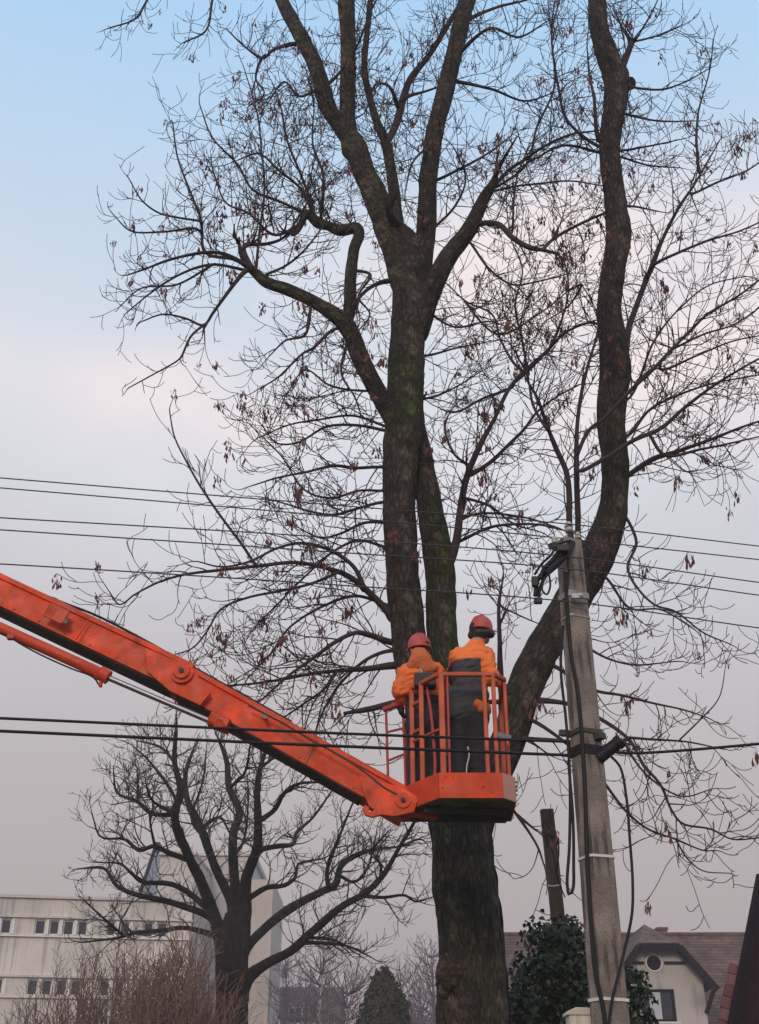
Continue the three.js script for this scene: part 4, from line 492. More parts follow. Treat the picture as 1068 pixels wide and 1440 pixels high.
// ------------------------------------------------------------------ boom lift
const lift = thing('boom_lift', 'orange red articulated boom lift carrying a work basket up to the tree', 'boom lift');
const BD = 9.85;
{
  const P = (px, py, d = BD) => at(px, py, d);
  const hb = 0.285, wb = 0.34; const elbow = P(-470, 607, 9.6), j1 = P(257, 950, 9.85), j2 = P(566, 1128, 10.0);
  const ctr = (p) => p.clone().add(V(0, 0, -wb / 2));
  // main box: stepped section, weld seams, inspection plate
  const e1 = ctr(elbow), k1 = ctr(P(262, 952, 9.85)), k2 = ctr(P(236, 942, 9.85)), k3 = ctr(P(574, 1131, 10));
  const sec = (w, h) => [[-w / 2, -h / 2], [w / 2, -h / 2], [w / 2, h * 0.20], [w / 2 - 0.018, h * 0.23], [w / 2 - 0.018, h * 0.30], [w / 2 + 0.004, h * 0.33], [w / 2 + 0.004, h / 2 - 0.012], [w / 2 - 0.01, h / 2], [-w / 2 + 0.01, h / 2], [-w / 2, h / 2 - 0.012]];
  const uvBox = (g, s = 0.7) => { const p = g.attributes.position, u = g.attributes.uv, n = g.attributes.normal; for (let i = 0; i < p.count; i++) u.setXY(i, (p.getX(i) + p.getZ(i) * 0.7) / s, (p.getY(i) + p.getZ(i) * 0.5) / s); return g; };
  part('main_boom', uvBox(beamGeo(e1, k1, sec(wb, hb))), M.paint, lift);
  part('fly_boom', uvBox(beamGeo(k2, k3, sec(wb * 0.92, hb * 0.95))), M.paint, lift);
  // dark strips under the booms: the shade there painted on, black slots included
  const { ax: a1, side: s1, up: u1 } = frameOf(e1, k1), { ax: a2, side: s2, up: u2 } = frameOf(k2, k3);
  const along = (A, ax, t) => A.clone().addScaledVector(ax, t);
  part('shade_strip', beamGeo(along(e1, a1, 0.5).addScaledVector(u1, -hb / 2 - 0.0085), along(k1, a1, -0.12).addScaledVector(u1, -hb / 2 - 0.0085), chamfer(wb * 0.9, 0.016, 0.003)), M.underShade, lift);
  part('shade_strip', beamGeo(along(k2, a2, 0.16).addScaledVector(u2, -hb * 0.475 - 0.0085), along(k3, a2, -0.4).addScaledVector(u2, -hb * 0.475 - 0.0085), chamfer(wb * 0.9, 0.016, 0.003)), M.underShade, lift);
  part('inspection_plate', [barGeo(P(67, 858, 9.7).addScaledVector(s1, 0.02), P(93, 870, 9.7).addScaledVector(s1, 0.02), 0.02, 0.14, 0.003)], M.paint, lift);
  part('plate_bolt', cylGeo(P(92, 873, 9.76), P(92, 873, 9.66), 0.022, 0.022, 12), M.galv, lift);
  part('grease_nipple', cylGeo(P(373, 1008, 9.92), P(373, 1008, 9.8), 0.018, 0.018, 12), M.galv, lift);
  // elbow joint
  const disc = (name, c, r, d, mat) => { const m = part(name, [cylGeo(c.clone().add(V(0, 0, -d)), c.clone().add(V(0, 0, 0.05)), r, r, 32)], mat, lift); part('pin', [cylGeo(c.clone().add(V(0, 0, 0.05)), c.clone().add(V(0, 0, 0.075)), r * 0.72, r * 0.66, 28)], mat, m); part('pin_bolt', [cylGeo(c.clone().add(V(0, 0, 0.07)), c.clone().add(V(0, 0, 0.092)), r * 0.24, r * 0.22, 6)], M.grime, m); return m; };
  disc('elbow_joint', P(257, 947, 9.83), 0.105, 0.28, M.paint); disc('basket_joint', P(567, 1128, 9.92), 0.10, 0.28, M.paint);
  const plate = (name, pts, D, th, mat) => { const s = new THREE.Shape(pts.map(q => { const w = at(q[0], q[1], D); return new THREE.Vector2(w.x, w.y); })); return part(name, uvBox(new THREE.ExtrudeGeometry(s, { depth: th, bevelEnabled: true, bevelSize: 0.004, bevelThickness: 0.004, bevelSegments: 1 }).translate(0, 0, -D)), mat, lift); };
  plate('joint_plate', [[205, 912], [270, 940], [296, 975], [282, 992], [240, 972], [208, 945]], 9.83, 0.014, M.paint);
  plate('nose_plate', [[505, 1092], [565, 1108], [588, 1122], [582, 1142], [556, 1148], [536, 1146], [520, 1134], [512, 1115]], 9.88, 0.016, M.paint);
  plate('hook', [[536, 1134], [538, 1146], [524, 1150], [514, 1147], [510, 1139], [514, 1134], [519, 1137], [518, 1143], [526, 1142], [530, 1134]], 9.87, 0.03, M.paint);
  part('cylinder_lug', [beamGeo(P(296, 1012, 9.86), P(322, 1022, 9.86), chamfer(0.18, 0.11, 0.02)), cylGeo(P(308, 1018, 9.98), P(308, 1018, 9.7), 0.045, 0.045, 18)], M.paint, lift);
  // levelling cylinder
  const c = part('hydraulic_cylinder', [cylGeo(P(-170, 806, 9.62), P(146, 949, 9.74), 0.052, 0.052, 22), cylGeo(P(140, 946, 9.735), P(153, 953, 9.745), 0.064, 0.064, 22), rbox(0.03, 0.07, 0.04, P(142, 961, 9.74).x, P(142, 961, 9.74).y, P(142, 961, 9.74).z)], M.paint, lift);
  part('piston_rod', cylGeo(P(150, 952, 9.744), P(305, 1018, 9.84), 0.026, 0.026, 18), M.steel, c);
  part('hose', tubeGeo([P(-60, 872, 9.64), P(8, 893, 9.66), P(30, 906, 9.66), P(60, 922, 9.68), P(100, 940, 9.7), P(132, 953, 9.72), P(141, 966, 9.74)], 0.0075, 60, 8), M.black, c);
  part('hose_clip', [rbox(0.07, 0.05, 0.05, P(16, 896, 9.66).x, P(16, 896, 9.66).y, P(16, 896, 9.66).z)], M.redFrame, c);
  part('control_hose', tubeGeo([P(350, 992, 9.82), P(400, 1018, 9.83), P(440, 1042, 9.84), P(470, 1058, 9.85), P(510, 1083, 9.86), P(540, 1107, 9.86), P(560, 1118, 9.86)], 0.009, 60, 8), M.grime, lift);
  for (const [t0, n0, A0, ax0, sd0, u0, hh, ww] of [[3.0, 9, e1, a1, s1, u1, hb, wb], [0.35, 8, k2, a2, s2, u2, hb * 0.95, wb * 0.92]]) for (let k = 0; k < n0; k++) { const c0 = along(A0, ax0, t0 + k * 0.27).addScaledVector(sd0, ww / 2).addScaledVector(u0, -hh * 0.40); part('bolt', cylGeo(c0.clone().addScaledVector(sd0, -0.01), c0.clone().addScaledVector(sd0, 0.010), 0.011, 0.011, 6), M.paint, lift); }
  for (const t of [3.4, 4.3]) part('hose_bracket', beamGeo(along(e1, a1, t).addScaledVector(u1, hb / 2 + 0.012), along(e1, a1, t + 0.05).addScaledVector(u1, hb / 2 + 0.012), chamfer(0.2, 0.03, 0.004)), M.grime, lift);
  part('supply_hose', tubeGeo([along(e1, a1, 0.5), along(e1, a1, 2.0), along(e1, a1, 3.4), along(e1, a1, 4.3), along(e1, a1, 4.8), along(k2, a2, 0.5), along(k2, a2, 1.2)].map((p, i) => p.clone().addScaledVector(u1, hb / 2 + 0.014 + (i === 4 ? 0.03 : 0)).addScaledVector(s1, 0.08)), 0.012, 80, 8), M.black, lift);
  for (const [px, py, qx, qy] of [[118, 886, 132, 893], [436, 1046, 448, 1053]]) part('weld_seam', tubeGeo([P(px, py, 9.78).addScaledVector(u1, 0.11), P(px, py, 9.78).addScaledVector(u1, -0.12)].map(p => p.setZ(-(9.72 + (px > 300 ? 0.17 : 0.03)))), 0.006, 8, 6), M.paint, lift);
  // outside the picture: lower boom, turret and carrier
  const tur = V(elbow.x - 0.2, 1.9, elbow.z + 0.8); part('lower_boom', beamGeo(tur, ctr(elbow), chamfer(0.3, 0.36, 0.02)), M.paint, lift); part('turret', [new THREE.CylinderGeometry(0.55, 0.6, 0.9, 24).translate(tur.x, 1.5, tur.z)], M.paint, lift); part('chassis', [rbox(2.1, 0.35, 6, tur.x, 0.88, tur.z + 0.5, 0.05)], M.grime, lift); part('cab', [rbox(2.1, 1.7, 1.7, tur.x, 1.7, tur.z + 3.0, 0.2)], M.paint, lift);
  for (const sx of [-0.9, 0.9]) for (const sz of [-1.6, 2.6]) part('wheel', new THREE.CylinderGeometry(0.48, 0.48, 0.3, 28).rotateZ(Math.PI / 2).translate(tur.x + sx, 0.48, tur.z + sz), M.black, lift);
}
// basket: half-octagon floor with toe boards, posts and rails
const FY = at(660, 1122, 9.6).y;                                    // underside of the floor
{
  const F2 = (px, D) => { const y = FY - 1.65; const zc = D * CP + y * SP; return V((px - 534) / FOCAL * zc, 0, -D); };
  const plan = [F2(618, 9.6), F2(708, 9.6), F2(725, 9.74), F2(718, 10.4), F2(568, 10.42), F2(575, 10.0)];
  const floor = part('basket', (() => { const s = new THREE.Shape(plan.map(p => new THREE.Vector2(p.x, -p.z))); const g = new THREE.ExtrudeGeometry(s, { depth: 0.05, bevelEnabled: false }); g.rotateX(-Math.PI / 2); g.scale(1, 1, 1); g.translate(0, FY, 0); return g; })(), M.floorUnder, lift);
  const H0 = FY + 0.012, TB = 0.215, RY = FY + 1.10; const up = (p, y) => V(p.x, y, p.z); const n = plan.length;
  const boards = [[0, 1], [1, 2], [2, 3], [3, 4], [4, 5], [5, 0]]; const ctrP = plan.reduce((a, p) => a.add(p), V()).multiplyScalar(1 / n);
  for (const [a, b] of boards) { const A = plan[a].clone().lerp(ctrP, -0.01), Bp = plan[b].clone().lerp(ctrP, -0.01); const d = Bp.clone().sub(A).normalize(); A.addScaledVector(d, 0.004); Bp.addScaledVector(d, -0.004); const g = beamGeo(up(A, FY + TB / 2 - 0.004), up(Bp, FY + TB / 2 - 0.004), chamfer(0.012, TB, 0.002)); const p = g.attributes.position, u = g.attributes.uv; for (let i = 0; i < p.count; i++) u.setXY(i, p.getX(i) + p.getZ(i), p.getY(i)); part('toe_board', g, a === 1 ? std(lin(0.62, 0.30, 0.25), 0.5) : M.paint, floor); }
  part('floor_rib', [barGeo(up(plan[5].clone().lerp(plan[0], 0.3), FY - 0.03).add(V(0.05, 0, 0)), up(plan[2].clone().lerp(plan[3], 0.35), FY - 0.03).add(V(-0.05, 0, 0)), 0.06, 0.05), barGeo(up(plan[5].clone().lerp(plan[4], 0.4), FY - 0.03).add(V(0.05, 0, 0)), up(plan[2].clone().lerp(plan[3], 0.75), FY - 0.03).add(V(-0.05, 0, 0)), 0.06, 0.05)], M.grime, floor);
  part('mount_arm', [barGeo(at(560, 1130, 10.02), V(plan[5].x + 0.25, FY + 0.02, plan[5].z - 0.12), 0.14, 0.16, 0.01), barGeo(at(590, 1118, 9.97), V(plan[0].x + 0.02, FY + 0.1, plan[0].z - 0.1), 0.05, 0.2, 0.01)], M.paint, floor);
  const inn = p => p.clone().lerp(ctrP, 0.085);
  const post = (p, y1 = RY, w = 0.042, mat = M.railPaint) => part('post', barGeo(up(p, FY + 0.052), up(p, y1), w, w, 0.006), mat, floor);
  const rail = (a, b, y = RY, w = 0.04, mat = M.railPaint, yb = y) => part('rail', barGeo(up(a, y), up(b, yb), w, w, 0.008), mat, floor);
  const q = plan.map(inn); const mixp = (i, j, t) => q[i].clone().lerp(q[j], t);
  post(mixp(0, 1, 0.05), RY, 0.05); post(mixp(0, 1, 0.82), RY, 0.036); post(mixp(0, 1, 0.985), RY, 0.036); post(q[2], RY - 0.03, 0.03); post(q[3]); post(q[4]); post(q[5]); post(mixp(5, 0, 0.36)); post(mixp(0, 1, 0.16), RY - 0.005, 0.022, M.redFrame);
  for (const [a, b] of [[0, 1], [1, 2], [2, 3], [3, 4], [4, 5], [5, 0]]) { rail(q[a], q[b]); if (a > 2) rail(q[a], q[b], FY + 0.60, 0.024); }
  // padded gate frame on the left and the light access frame outside it
  part('gate_frame', [barGeo(up(mixp(5, 0, 0.05), RY - 0.16), up(mixp(5, 0, 0.33), RY - 0.16), 0.03), barGeo(up(mixp(5, 0, 0.05), RY - 0.42), up(mixp(5, 0, 0.33), RY - 0.42), 0.03)], M.railPaint, floor);
  const L = (px, py, d = 10.3) => at(px, py, d);
  for (const [x0, y0, x1, y1] of [[543, 994, 546, 1092], [567, 994, 571, 1106], [575, 1000, 578, 1106]]) part('ladder_rail', cylGeo(L(x1, y1), L(x0, y0), 0.0125, 0.0125, 10), M.redFrame, floor);
  part('ladder_rung', [cylGeo(L(545, 1070), L(570, 1060), 0.011, 0.011, 10)], M.redFrame, floor); part('ladder_rung', [cylGeo(L(543, 1030), L(568, 1024), 0.011, 0.011, 10)], M.redFrame, floor); part('hand_grip', [barGeo(L(540, 998), L(572, 986, 10.15), 0.045, 0.045, 0.01), barGeo(L(552, 990), L(600, 975, 10.1), 0.03, 0.03, 0.006)], M.redFrame, floor);
  part('step_bracket', [barGeo(at(700, 1033, 9.58), at(719, 1038, 9.62), 0.012, 0.05, 0.003)], M.galv, floor);
  for (let k = 0; k < 4; k++) part('bolt', cylGeo(at(722, 1100 + k * 6, 9.76), at(728, 1100 + k * 6, 9.77), 0.008, 0.008, 8), M.grime, floor);
  part('control_box', [rbox(0.20, 0.13, 0.14, at(598, 958, 9.92).x, at(598, 958, 9.92).y, at(598, 958, 9.92).z, 0.02)], M.grime, floor); part('control_lever', cylGeo(at(594, 952, 9.9), at(592, 940, 9.9), 0.01, 0.014, 8), M.galv, floor);
  part('cable_bundle', [tubeGeo([at(600, 966, 9.88), at(606, 1000, 9.84), at(610, 1040, 9.80), at(612, 1085, 9.78), at(606, 1118, 9.8), at(585, 1130, 9.88)], 0.014, 50, 8)], M.redFrame, floor);
}

// ------------------------------------------------------------------ people
function surfaceNet(f, lo, hi, h) {                                 // smooth closed mesh where f = 0 (f < 0 inside)
  const nx = Math.ceil((hi.x - lo.x) / h) + 1, ny = Math.ceil((hi.y - lo.y) / h) + 1, nz = Math.ceil((hi.z - lo.z) / h) + 1; const F = new Float32Array(nx * ny * nz), id = (i, j, k) => (k * ny + j) * nx + i;
  for (let k = 0; k < nz; k++) for (let j = 0; j < ny; j++) for (let i = 0; i < nx; i++) F[id(i, j, k)] = f(lo.x + i * h, lo.y + j * h, lo.z + k * h);
  const vert = new Int32Array(nx * ny * nz).fill(-1), p = [], idx = [];
  for (let k = 0; k < nz - 1; k++) for (let j = 0; j < ny - 1; j++) for (let i = 0; i < nx - 1; i++) {
    let x = 0, y = 0, z = 0, c = 0; const g = []; for (let m = 0; m < 8; m++) g.push(F[id(i + (m & 1), j + (m >> 1 & 1), k + (m >> 2))]);
    for (let a = 0; a < 8; a++) for (let s = 1; s < 8; s <<= 1) { const b = a | s; if (b === a || (g[a] < 0) === (g[b] < 0)) continue; const t = g[a] / (g[a] - g[b]); x += (a & 1) + ((b & 1) - (a & 1)) * t; y += (a >> 1 & 1) + ((b >> 1 & 1) - (a >> 1 & 1)) * t; z += (a >> 2) + ((b >> 2) - (a >> 2)) * t; c++; }
    if (c) { vert[id(i, j, k)] = p.length / 3; p.push(lo.x + (i + x / c) * h, lo.y + (j + y / c) * h, lo.z + (k + z / c) * h); }
  }
  for (let k = 1; k < nz - 1; k++) for (let j = 1; j < ny - 1; j++) for (let i = 1; i < nx - 1; i++) {
    const a = F[id(i, j, k)] < 0; const q = (v0, v1, v2, v3, fl) => fl ? idx.push(v0, v1, v2, v0, v2, v3) : idx.push(v0, v2, v1, v0, v3, v2);
    if (a !== F[id(i + 1, j, k)] < 0) q(vert[id(i, j - 1, k - 1)], vert[id(i, j, k - 1)], vert[id(i, j, k)], vert[id(i, j - 1, k)], a);
    if (a !== F[id(i, j + 1, k)] < 0) q(vert[id(i - 1, j, k - 1)], vert[id(i - 1, j, k)], vert[id(i, j, k)], vert[id(i, j, k - 1)], a);
    if (a !== F[id(i, j, k + 1)] < 0) q(vert[id(i - 1, j - 1, k)], vert[id(i, j - 1, k)], vert[id(i, j, k)], vert[id(i - 1, j, k)], a);
  }
  const g = new THREE.BufferGeometry(); g.setAttribute('position', new THREE.Float32BufferAttribute(p, 3)); const u = []; for (let i = 0; i < p.length; i += 3) u.push(p[i] * 3 + p[i + 2], p[i + 1] * 3); g.setAttribute('uv', new THREE.Float32BufferAttribute(u, 2)); g.setIndex(idx); g.computeVertexNormals(); return g;
}
const smin = (a, b, k) => { const h = Math.max(k - Math.abs(a - b), 0) / k; return Math.min(a, b) - h * h * k * 0.25; };
function capsules(list, k = 0.05) {                                 // list: [ax,ay,az, bx,by,bz, ra, rb, flatZ]
  return (x, y, z) => { let d = 1e9; for (const c of list) { const fz = c[8] || 1; const ax = c[0], ay = c[1], az = c[2] * fz, bx = c[3] - ax, by = c[4] - ay, bz = c[5] * fz - az, px = x - ax, py = y - ay, pz = z * fz - az; const t = clamp((px * bx + py * by + pz * bz) / (bx * bx + by * by + bz * bz + 1e-9), 0, 1); d = smin(d, Math.hypot(px - bx * t, py - by * t, pz - bz * t) - lerp(c[6], c[7], t), k); } return d; };
}
function meshOf(list, h, k, wr = 0, col) {
  const f0 = capsules(list, k); const f = wr ? (x, y, z) => f0(x, y, z) - wr * (Math.abs(2 * fbm(x * 10 + 4 + y * 6, y * 24 - x * 8, z * 9 + 8, 2) - 1) - 0.4) - wr * 0.8 * (vnoise(x * 5 + 20, y * 7, z * 5) - 0.5) : f0;
  const lo = V(1e9, 1e9, 1e9), hi = V(-1e9, -1e9, -1e9); for (const c of list) for (const o of [0, 3]) { const R = Math.max(c[6], c[7]) + 0.05; lo.min(V(c[o] - R, c[o + 1] - R, c[o + 2] - R)); hi.max(V(c[o] + R, c[o + 1] + R, c[o + 2] + R)); }
  const g = surfaceNet(f, lo, hi, h); if (col) { const p = g.attributes.position, c = []; for (let i = 0; i < p.count; i++) c.push(...col(p.getX(i), p.getY(i), p.getZ(i))); g.setAttribute('color', new THREE.Float32BufferAttribute(c, 3)); } return g;
}
const weave = tex(128, 128, (u, v) => { const h = 0.5 + 0.5 * vnoise(u * 64, v * 64, 3, 64, 64); return [h, h, h]; }, false);
const cloth = { orange: std(0xffffff, 0.75, { vertexColors: true, bumpMap: weave, bumpScale: 0.002 }), navy: std(lin(0.022, 0.024, 0.032), 0.9, { bumpMap: weave, bumpScale: 0.002 }), skin: std(lin(0.42, 0.25, 0.19), 0.6), red: std(lin(0.52, 0.085, 0.068), 0.55), helmetBlack: std(lin(0.02, 0.02, 0.022), 0.6), glove: std(lin(0.6, 0.14, 0.03), 0.8), darkGlove: std(lin(0.04, 0.03, 0.03), 0.85), reflect: std(lin(0.62, 0.62, 0.64), 0.45), greyHem: std(lin(0.05, 0.046, 0.052), 0.85, { bumpMap: weave, bumpScale: 0.002 }), hood: std(lin(0.58, 0.15, 0.05), 0.85, { bumpMap: weave, bumpScale: 0.002 }), hair: std(lin(0.03, 0.022, 0.018), 0.9), boot: std(lin(0.03, 0.026, 0.022), 0.8) };
function handGeo(W, d, side, curl, h = 0.0045) {                    // palm and five fingers closing round a bar; W wrist, d hand direction
  const s = randless(d, side), nrm = d.clone().cross(s).normalize(); const L = []; const add = (a, b, r0, r1) => L.push([a.x, a.y, a.z, b.x, b.y, b.z, r0, r1]);
  const knk = W.clone().addScaledVector(d, 0.085); add(W, W.clone().addScaledVector(d, 0.05), 0.027, 0.03);
  for (let i = 0; i < 4; i++) { const off = (i - 1.5) * 0.021, b0 = W.clone().addScaledVector(d, 0.02).addScaledVector(s, off * 0.7), k0 = knk.clone().addScaledVector(s, off); add(b0, k0, 0.017, 0.0125); const len = [0.036, 0.043, 0.040, 0.031][i]; let p = k0, dir = d.clone(); for (let j = 0; j < 3; j++) { dir = dir.clone().multiplyScalar(Math.cos(curl)).addScaledVector(nrm, Math.sin(curl)).normalize(); const e = p.clone().addScaledVector(dir, len * [1, 0.7, 0.55][j]); add(p, e, 0.0105 - j * 0.001, 0.0095 - j * 0.001); p = e; } }
  const t0 = W.clone().addScaledVector(d, 0.025).addScaledVector(s, -0.026), t1 = t0.clone().addScaledVector(d, 0.034).addScaledVector(s, -0.026).addScaledVector(nrm, 0.015), t2 = t1.clone().addScaledVector(d, 0.028).addScaledVector(nrm, 0.02); add(t0, t1, 0.014, 0.012); add(t1, t2, 0.0115, 0.0095);
  return meshOf(L, h, 0.01);
}
function randless(d, side) { const s = side.clone().addScaledVector(d, -side.dot(d)); return s.normalize(); }
function person(label, origin, J, colJacket, opt) {
  const g = thing('person', label, 'person', 'tree workers standing in the basket', origin);
  const c = (a, b, ra, rb, fz) => [...J[a], ...J[b], ra, rb, fz]; const arms = ['l', 'r'];
  // the body itself (under the clothes), with head and face
  const body = [c('pelvis', 'chest', 0.13, 0.135, 1.3), c('chest', 'neck', 0.11, 0.055, 1.1), c('neck', 'head', 0.052, 0.056)];
  for (const s of arms) body.push(c(s + 'sh', s + 'el', 0.048, 0.04), c(s + 'el', s + 'wr', 0.038, 0.028), c(s + 'hip', s + 'kn', 0.075, 0.052), c(s + 'kn', s + 'an', 0.05, 0.036));
  const hd = V(...J.head), fwd = opt.face.clone().normalize(), rt = fwd.clone().cross(UP).normalize(); const q = (f, u, r) => hd.clone().addScaledVector(fwd, f).addScaledVector(UP, u).addScaledVector(rt, r).toArray();
  body.push([...q(-0.01, 0.03, 0), ...q(0.02, 0.02, 0), 0.088, 0.08], [...q(0.03, -0.05, 0), ...q(0.055, -0.075, 0), 0.055, 0.035], [...q(0.09, 0.0, 0), ...q(0.105, -0.025, 0), 0.012, 0.016], [...q(0.0, -0.01, 0.083), ...q(-0.01, -0.035, 0.08), 0.016, 0.012], [...q(0.0, -0.01, -0.083), ...q(-0.01, -0.035, -0.08), 0.016, 0.012]);
  const bm = part('body', meshOf(body, 0.011, 0.03), cloth.skin, g);
  for (const e of [-1, 1]) part('eye', new THREE.SphereGeometry(0.011, 10, 8).translate(...q(0.088, 0.008, e * 0.032)), cloth.helmetBlack, bm);
  part('mouth', new THREE.CapsuleGeometry(0.005, 0.035, 3, 8).rotateZ(Math.PI / 2).rotateY(Math.atan2(rt.x, rt.z) - Math.PI / 2).translate(...q(0.086, -0.058, 0)), cloth.red, bm);
  part('hair', meshOf([[...q(-0.03, 0.02, 0.0), ...q(-0.03, -0.045, 0), 0.092, 0.068]], 0.009, 0.01), cloth.hair, g);
  // jacket, trousers, boots, gloves, helmet
  const T = opt.girth; const jk = [c('pelvis', 'chest', 0.155 * T, 0.17 * T, 1.35), c('chest', 'collar', 0.16 * T, 0.082, 1.25), c('lsh', 'rsh', 0.072, 0.072), ['chest', 'lsh'], ['chest', 'rsh']].map(e => e.length === 2 ? c(e[0], e[1], 0.12, 0.075, 1.1) : e);
  for (const s of arms) jk.push(c(s + 'sh', s + 'el', 0.078 * (opt.bulk || 1), 0.066 * (opt.bulk || 1)), c(s + 'el', s + 'wr', 0.064 * (opt.bulk || 1), 0.046)); if (opt.hood) jk.push(...opt.hood);
  part('jacket', meshOf(jk, 0.0105, 0.05, 0.03, colJacket), cloth.orange, g);
  const tr = []; for (const s of arms) tr.push(c(s + 'hip', s + 'kn', 0.108, 0.084), c(s + 'kn', s + 'an', 0.084, 0.07)); tr.push(c('lhip', 'rhip', 0.115, 0.115, 1.1), c('pelvis', 'waist', 0.125, 0.12, 1.3));
  part('trousers', meshOf(tr, 0.0115, 0.035, 0.012), cloth.navy, g);
  for (const s of arms) { const A = V(...J[s + 'an']); part('boot', meshOf([[A.x, A.y + 0.1, A.z, A.x, A.y, A.z, 0.056, 0.054], [A.x, A.y - 0.035, A.z + 0.03, A.x + fwd.x * 0.15, A.y - 0.045, A.z + fwd.z * 0.15, 0.045, 0.04]], 0.011, 0.03), cloth.boot, g); const Wr = V(...J[s + 'wr']), E = V(...J[s + 'el']); const d = (opt[s + 'hand'] || Wr.clone().sub(E)).clone().normalize(); part('glove', handGeo(Wr.clone().addScaledVector(d, -0.01), d, opt[s + 'side'] || V(0, 1, 0.3), opt.curl ?? 0.55), opt.gloves[s], g); }
  const hc = hd.clone().addScaledVector(UP, 0.035).addScaledVector(fwd, 0.0); const prof = []; for (let k = 0; k <= 14; k++) { const a = k / 14 * Math.PI / 2; prof.push(new THREE.Vector2(0.115 * Math.cos(a) + 0.0005, 0.118 * Math.sin(a))); } prof.unshift(new THREE.Vector2(0.108, -0.03), new THREE.Vector2(0.117, -0.032), new THREE.Vector2(0.118, -0.022));
  const hm = part('helmet', new THREE.LatheGeometry(prof, 36), cloth.red, g); hm.scale.set(0.94, 1, 1.08); hm.position.copy(hc); hm.rotation.set(...opt.tilt);
  part('helmet_peak', (() => { const s = new THREE.Shape(); s.absarc(0, 0, 0.135, -0.9, 0.9, false); s.absarc(0, 0, 0.112, 0.9, -0.9, true); return new THREE.ExtrudeGeometry(s, { depth: 0.006, bevelEnabled: true, bevelSize: 0.003, bevelThickness: 0.003 }).rotateX(Math.PI / 2).rotateY(Math.atan2(-fwd.z, fwd.x)).translate(0, -0.02, 0); })(), cloth.red, hm);
  for (let k = -1; k <= 1; k++) part('helmet_rib', new THREE.TorusGeometry(0.114, 0.005, 6, 24, Math.PI * 0.8).rotateZ(Math.PI * 0.1).rotateY(Math.PI / 2 + Math.atan2(-fwd.z, fwd.x) + Math.PI / 2).translate(rt.x * k * 0.025, 0.004, rt.z * k * 0.025), cloth.red, hm);
  for (const e of opt.extra || []) part(e[0], e[1], e[2], g);
  return g;
}
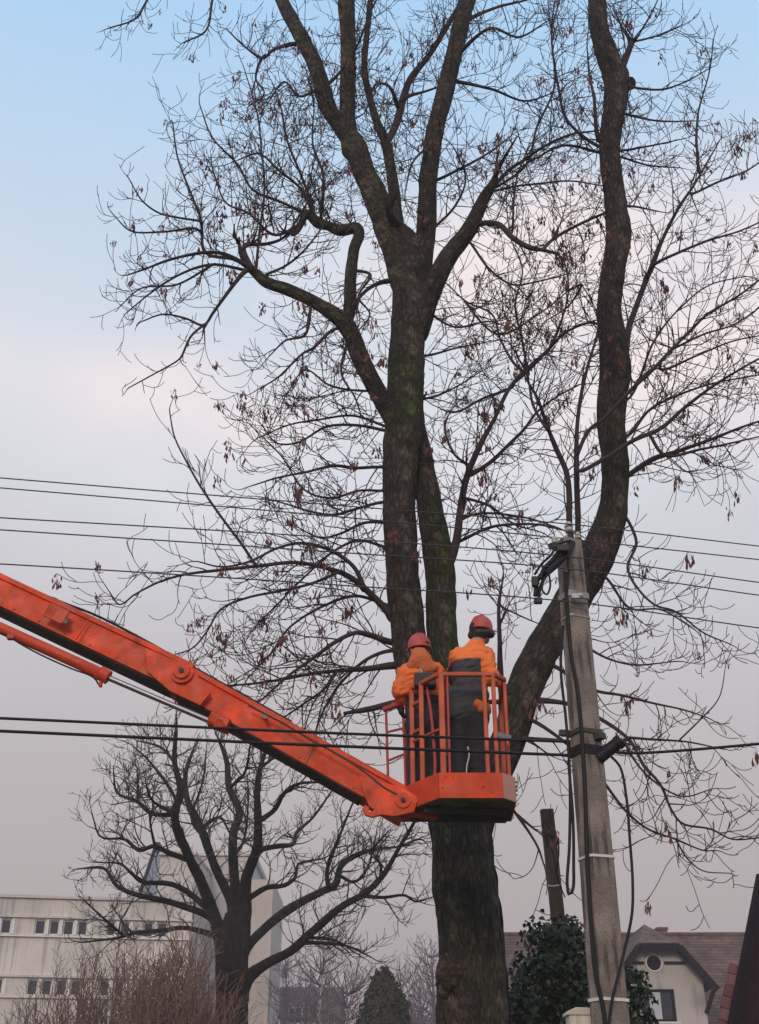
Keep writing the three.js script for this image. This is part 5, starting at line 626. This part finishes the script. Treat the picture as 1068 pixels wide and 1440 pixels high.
{
  const floorY = FY + 0.052; const O1 = at(660, 1126, 9.98); O1.y = floorY; const O2 = at(597, 1136, 10.16); O2.y = floorY;
  const mk = (O) => (px, py, dz) => { const p = at(px, py, -O.z - dz); return [p.x - O.x, p.y - O.y, p.z - O.z]; };
  const noisy = (c, x, y, z) => { const k = 0.82 + 0.36 * fbm(x * 9 + 2, y * 9, z * 9 + 7, 4); return c.map(v => v * k); };
  { // the standing worker
    const j = mk(O1); const J = { pelvis: j(659, 1000, 0), waist: j(660, 978, 0), chest: j(663, 936, -0.02), collar: j(672, 904, -0.03), neck: j(672, 904, -0.03), head: j(677, 888, -0.05), lsh: j(646, 925, -0.03), lel: j(637, 950, -0.24), lwr: j(646, 962, -0.40), rsh: j(683, 922, 0), rel: j(692, 951, 0.06), rwr: j(705, 963, -0.12), lhip: j(647, 1008, 0), lkn: j(646, 1064, -0.04), lan: [-0.085, 0.09, 0.0], rhip: j(671, 1008, 0), rkn: j(673, 1064, -0.03), ran: [0.085, 0.09, -0.02] };
    const seamY = j(660, 931, 0)[1], O = [0.95, 0.215, 0.045], G = [0.05, 0.046, 0.052]; const shX = J.rsh[0] - 0.055;
    const col = (x, y, z) => { const t = (x > shX ? 1 : sst(seamY - 0.008, seamY + 0.008, y)); const pt = sst(0.50, 0.60, fbm(x * 8, y * 8, z * 8, 3)) * (x < -0.0 && y > seamY + 0.13 ? 0.5 : 0); const c = noisy(G.map((g, i) => lerp(g, O[i], t)), x, y, z); return c.map((v, i) => lerp(v, [0.4, 0.26, 0.2][i], pt)); };
    const strip = tubeGeo([j(656, 1092, 0.13), j(657, 1076, 0.13), j(660, 1062, 0.125), j(658, 1050, 0.12)].map(q => V(...q)), 0.006, 20, 6);
    person('worker standing tall in red helmet and orange jacket with dark lower half', O1, J, col, { face: V(0.75, 0, -0.65), girth: 1.0, tilt: [0.05, 0, -0.12], gloves: { l: cloth.darkGlove, r: cloth.darkGlove }, curl: 0.5, extra: [['ear_defender', meshOf([[J.head[0] - 0.075, J.head[1] - 0.015, J.head[2] - 0.02, J.head[0] - 0.085, J.head[1] - 0.03, J.head[2] - 0.02, 0.045, 0.042]], 0.008, 0.01), cloth.helmetBlack], ['ear_defender', meshOf([[J.head[0] + 0.075, J.head[1] - 0.015, J.head[2] + 0.01, J.head[0] + 0.085, J.head[1] - 0.03, J.head[2] + 0.01, 0.045, 0.042]], 0.008, 0.01), cloth.helmetBlack], ['neck_guard', meshOf([[J.head[0] - 0.03, J.head[1] - 0.03, J.head[2] + 0.06, J.head[0] + 0.05, J.head[1] - 0.03, J.head[2] + 0.06, 0.045, 0.045]], 0.008, 0.01), cloth.helmetBlack], ['reflective_piping', strip, cloth.reflect], ['hip_pouch', meshOf([[...j(672, 990, 0.11), ...j(684, 996, 0.10), 0.045, 0.05], [...j(676, 998, 0.11), ...j(686, 1002, 0.09), 0.03, 0.03]], 0.008, 0.03, 0.01), cloth.glove], ['jacket_hem', meshOf([[...j(640, 984, 0.03), ...j(672, 980, 0.03), 0.12, 0.11, 1.1], [...j(641, 1000, 0.04), ...j(664, 998, 0.04), 0.118, 0.10, 1.1]], 0.0105, 0.05, 0.018), cloth.greyHem]] });
  }
  { // the worker leaning on the left rail
    const j = mk(O2); const J = { pelvis: j(598, 1012, 0), waist: j(598, 990, 0), chest: j(594, 958, 0.0), collar: j(592, 930, 0.0), neck: j(592, 928, 0), head: j(590, 913, -0.02), lsh: j(574, 948, 0.02), lel: j(564, 972, 0.03), lwr: j(563, 990, -0.06), rsh: j(612, 947, 0), rel: j(624, 963, -0.16), rwr: j(618, 974, -0.36), lhip: j(588, 1018, 0), lkn: j(586, 1074, -0.06), lan: [-0.08, 0.09, 0], rhip: j(608, 1018, 0), rkn: j(608, 1074, -0.05), ran: [0.08, 0.09, 0.02] };
    const O = [0.88, 0.18, 0.035], Hd = [0.42, 0.13, 0.05]; const hy = j(592, 927, 0), col = (x, y, z) => { const d = Math.hypot(x - hy[0], (y - hy[1]) * 1.1); const t = sst(0.118, 0.105, d) * (z > 0 ? 1 : 0.6); const waist = j(596, 982, 0)[1]; const lo = 1 - sst(waist - 0.01, waist + 0.01, y); return noisy(O.map((v, i) => lerp(lerp(v, Hd[i], t), [0.05, 0.046, 0.052][i], lo * (x > -0.16 ? 1 : 0))), x, y, z); };
    const hood = [[...j(590, 920, 0.03), ...j(592, 928, 0.06), 0.08, 0.088], [...j(593, 930, 0.07), ...j(611, 940, 0.11), 0.085, 0.04], [...j(590, 929, 0.07), ...j(578, 937, 0.09), 0.08, 0.045], [...j(594, 931, 0.08), ...j(598, 941, 0.115), 0.08, 0.05]];
    person('worker bending over the basket side in red helmet and hooded orange jacket', O2, J, col, { face: V(-0.35, -0.1, -0.95), girth: 1.08, tilt: [0.1, 0, 0.05], bulk: 1.25, extra: [['hood', meshOf(hood, 0.009, 0.05, 0.016), cloth.hood]], gloves: { l: cloth.darkGlove, r: cloth.darkGlove }, curl: 0.6 });
  }
}
renderer.render(scene, camera);
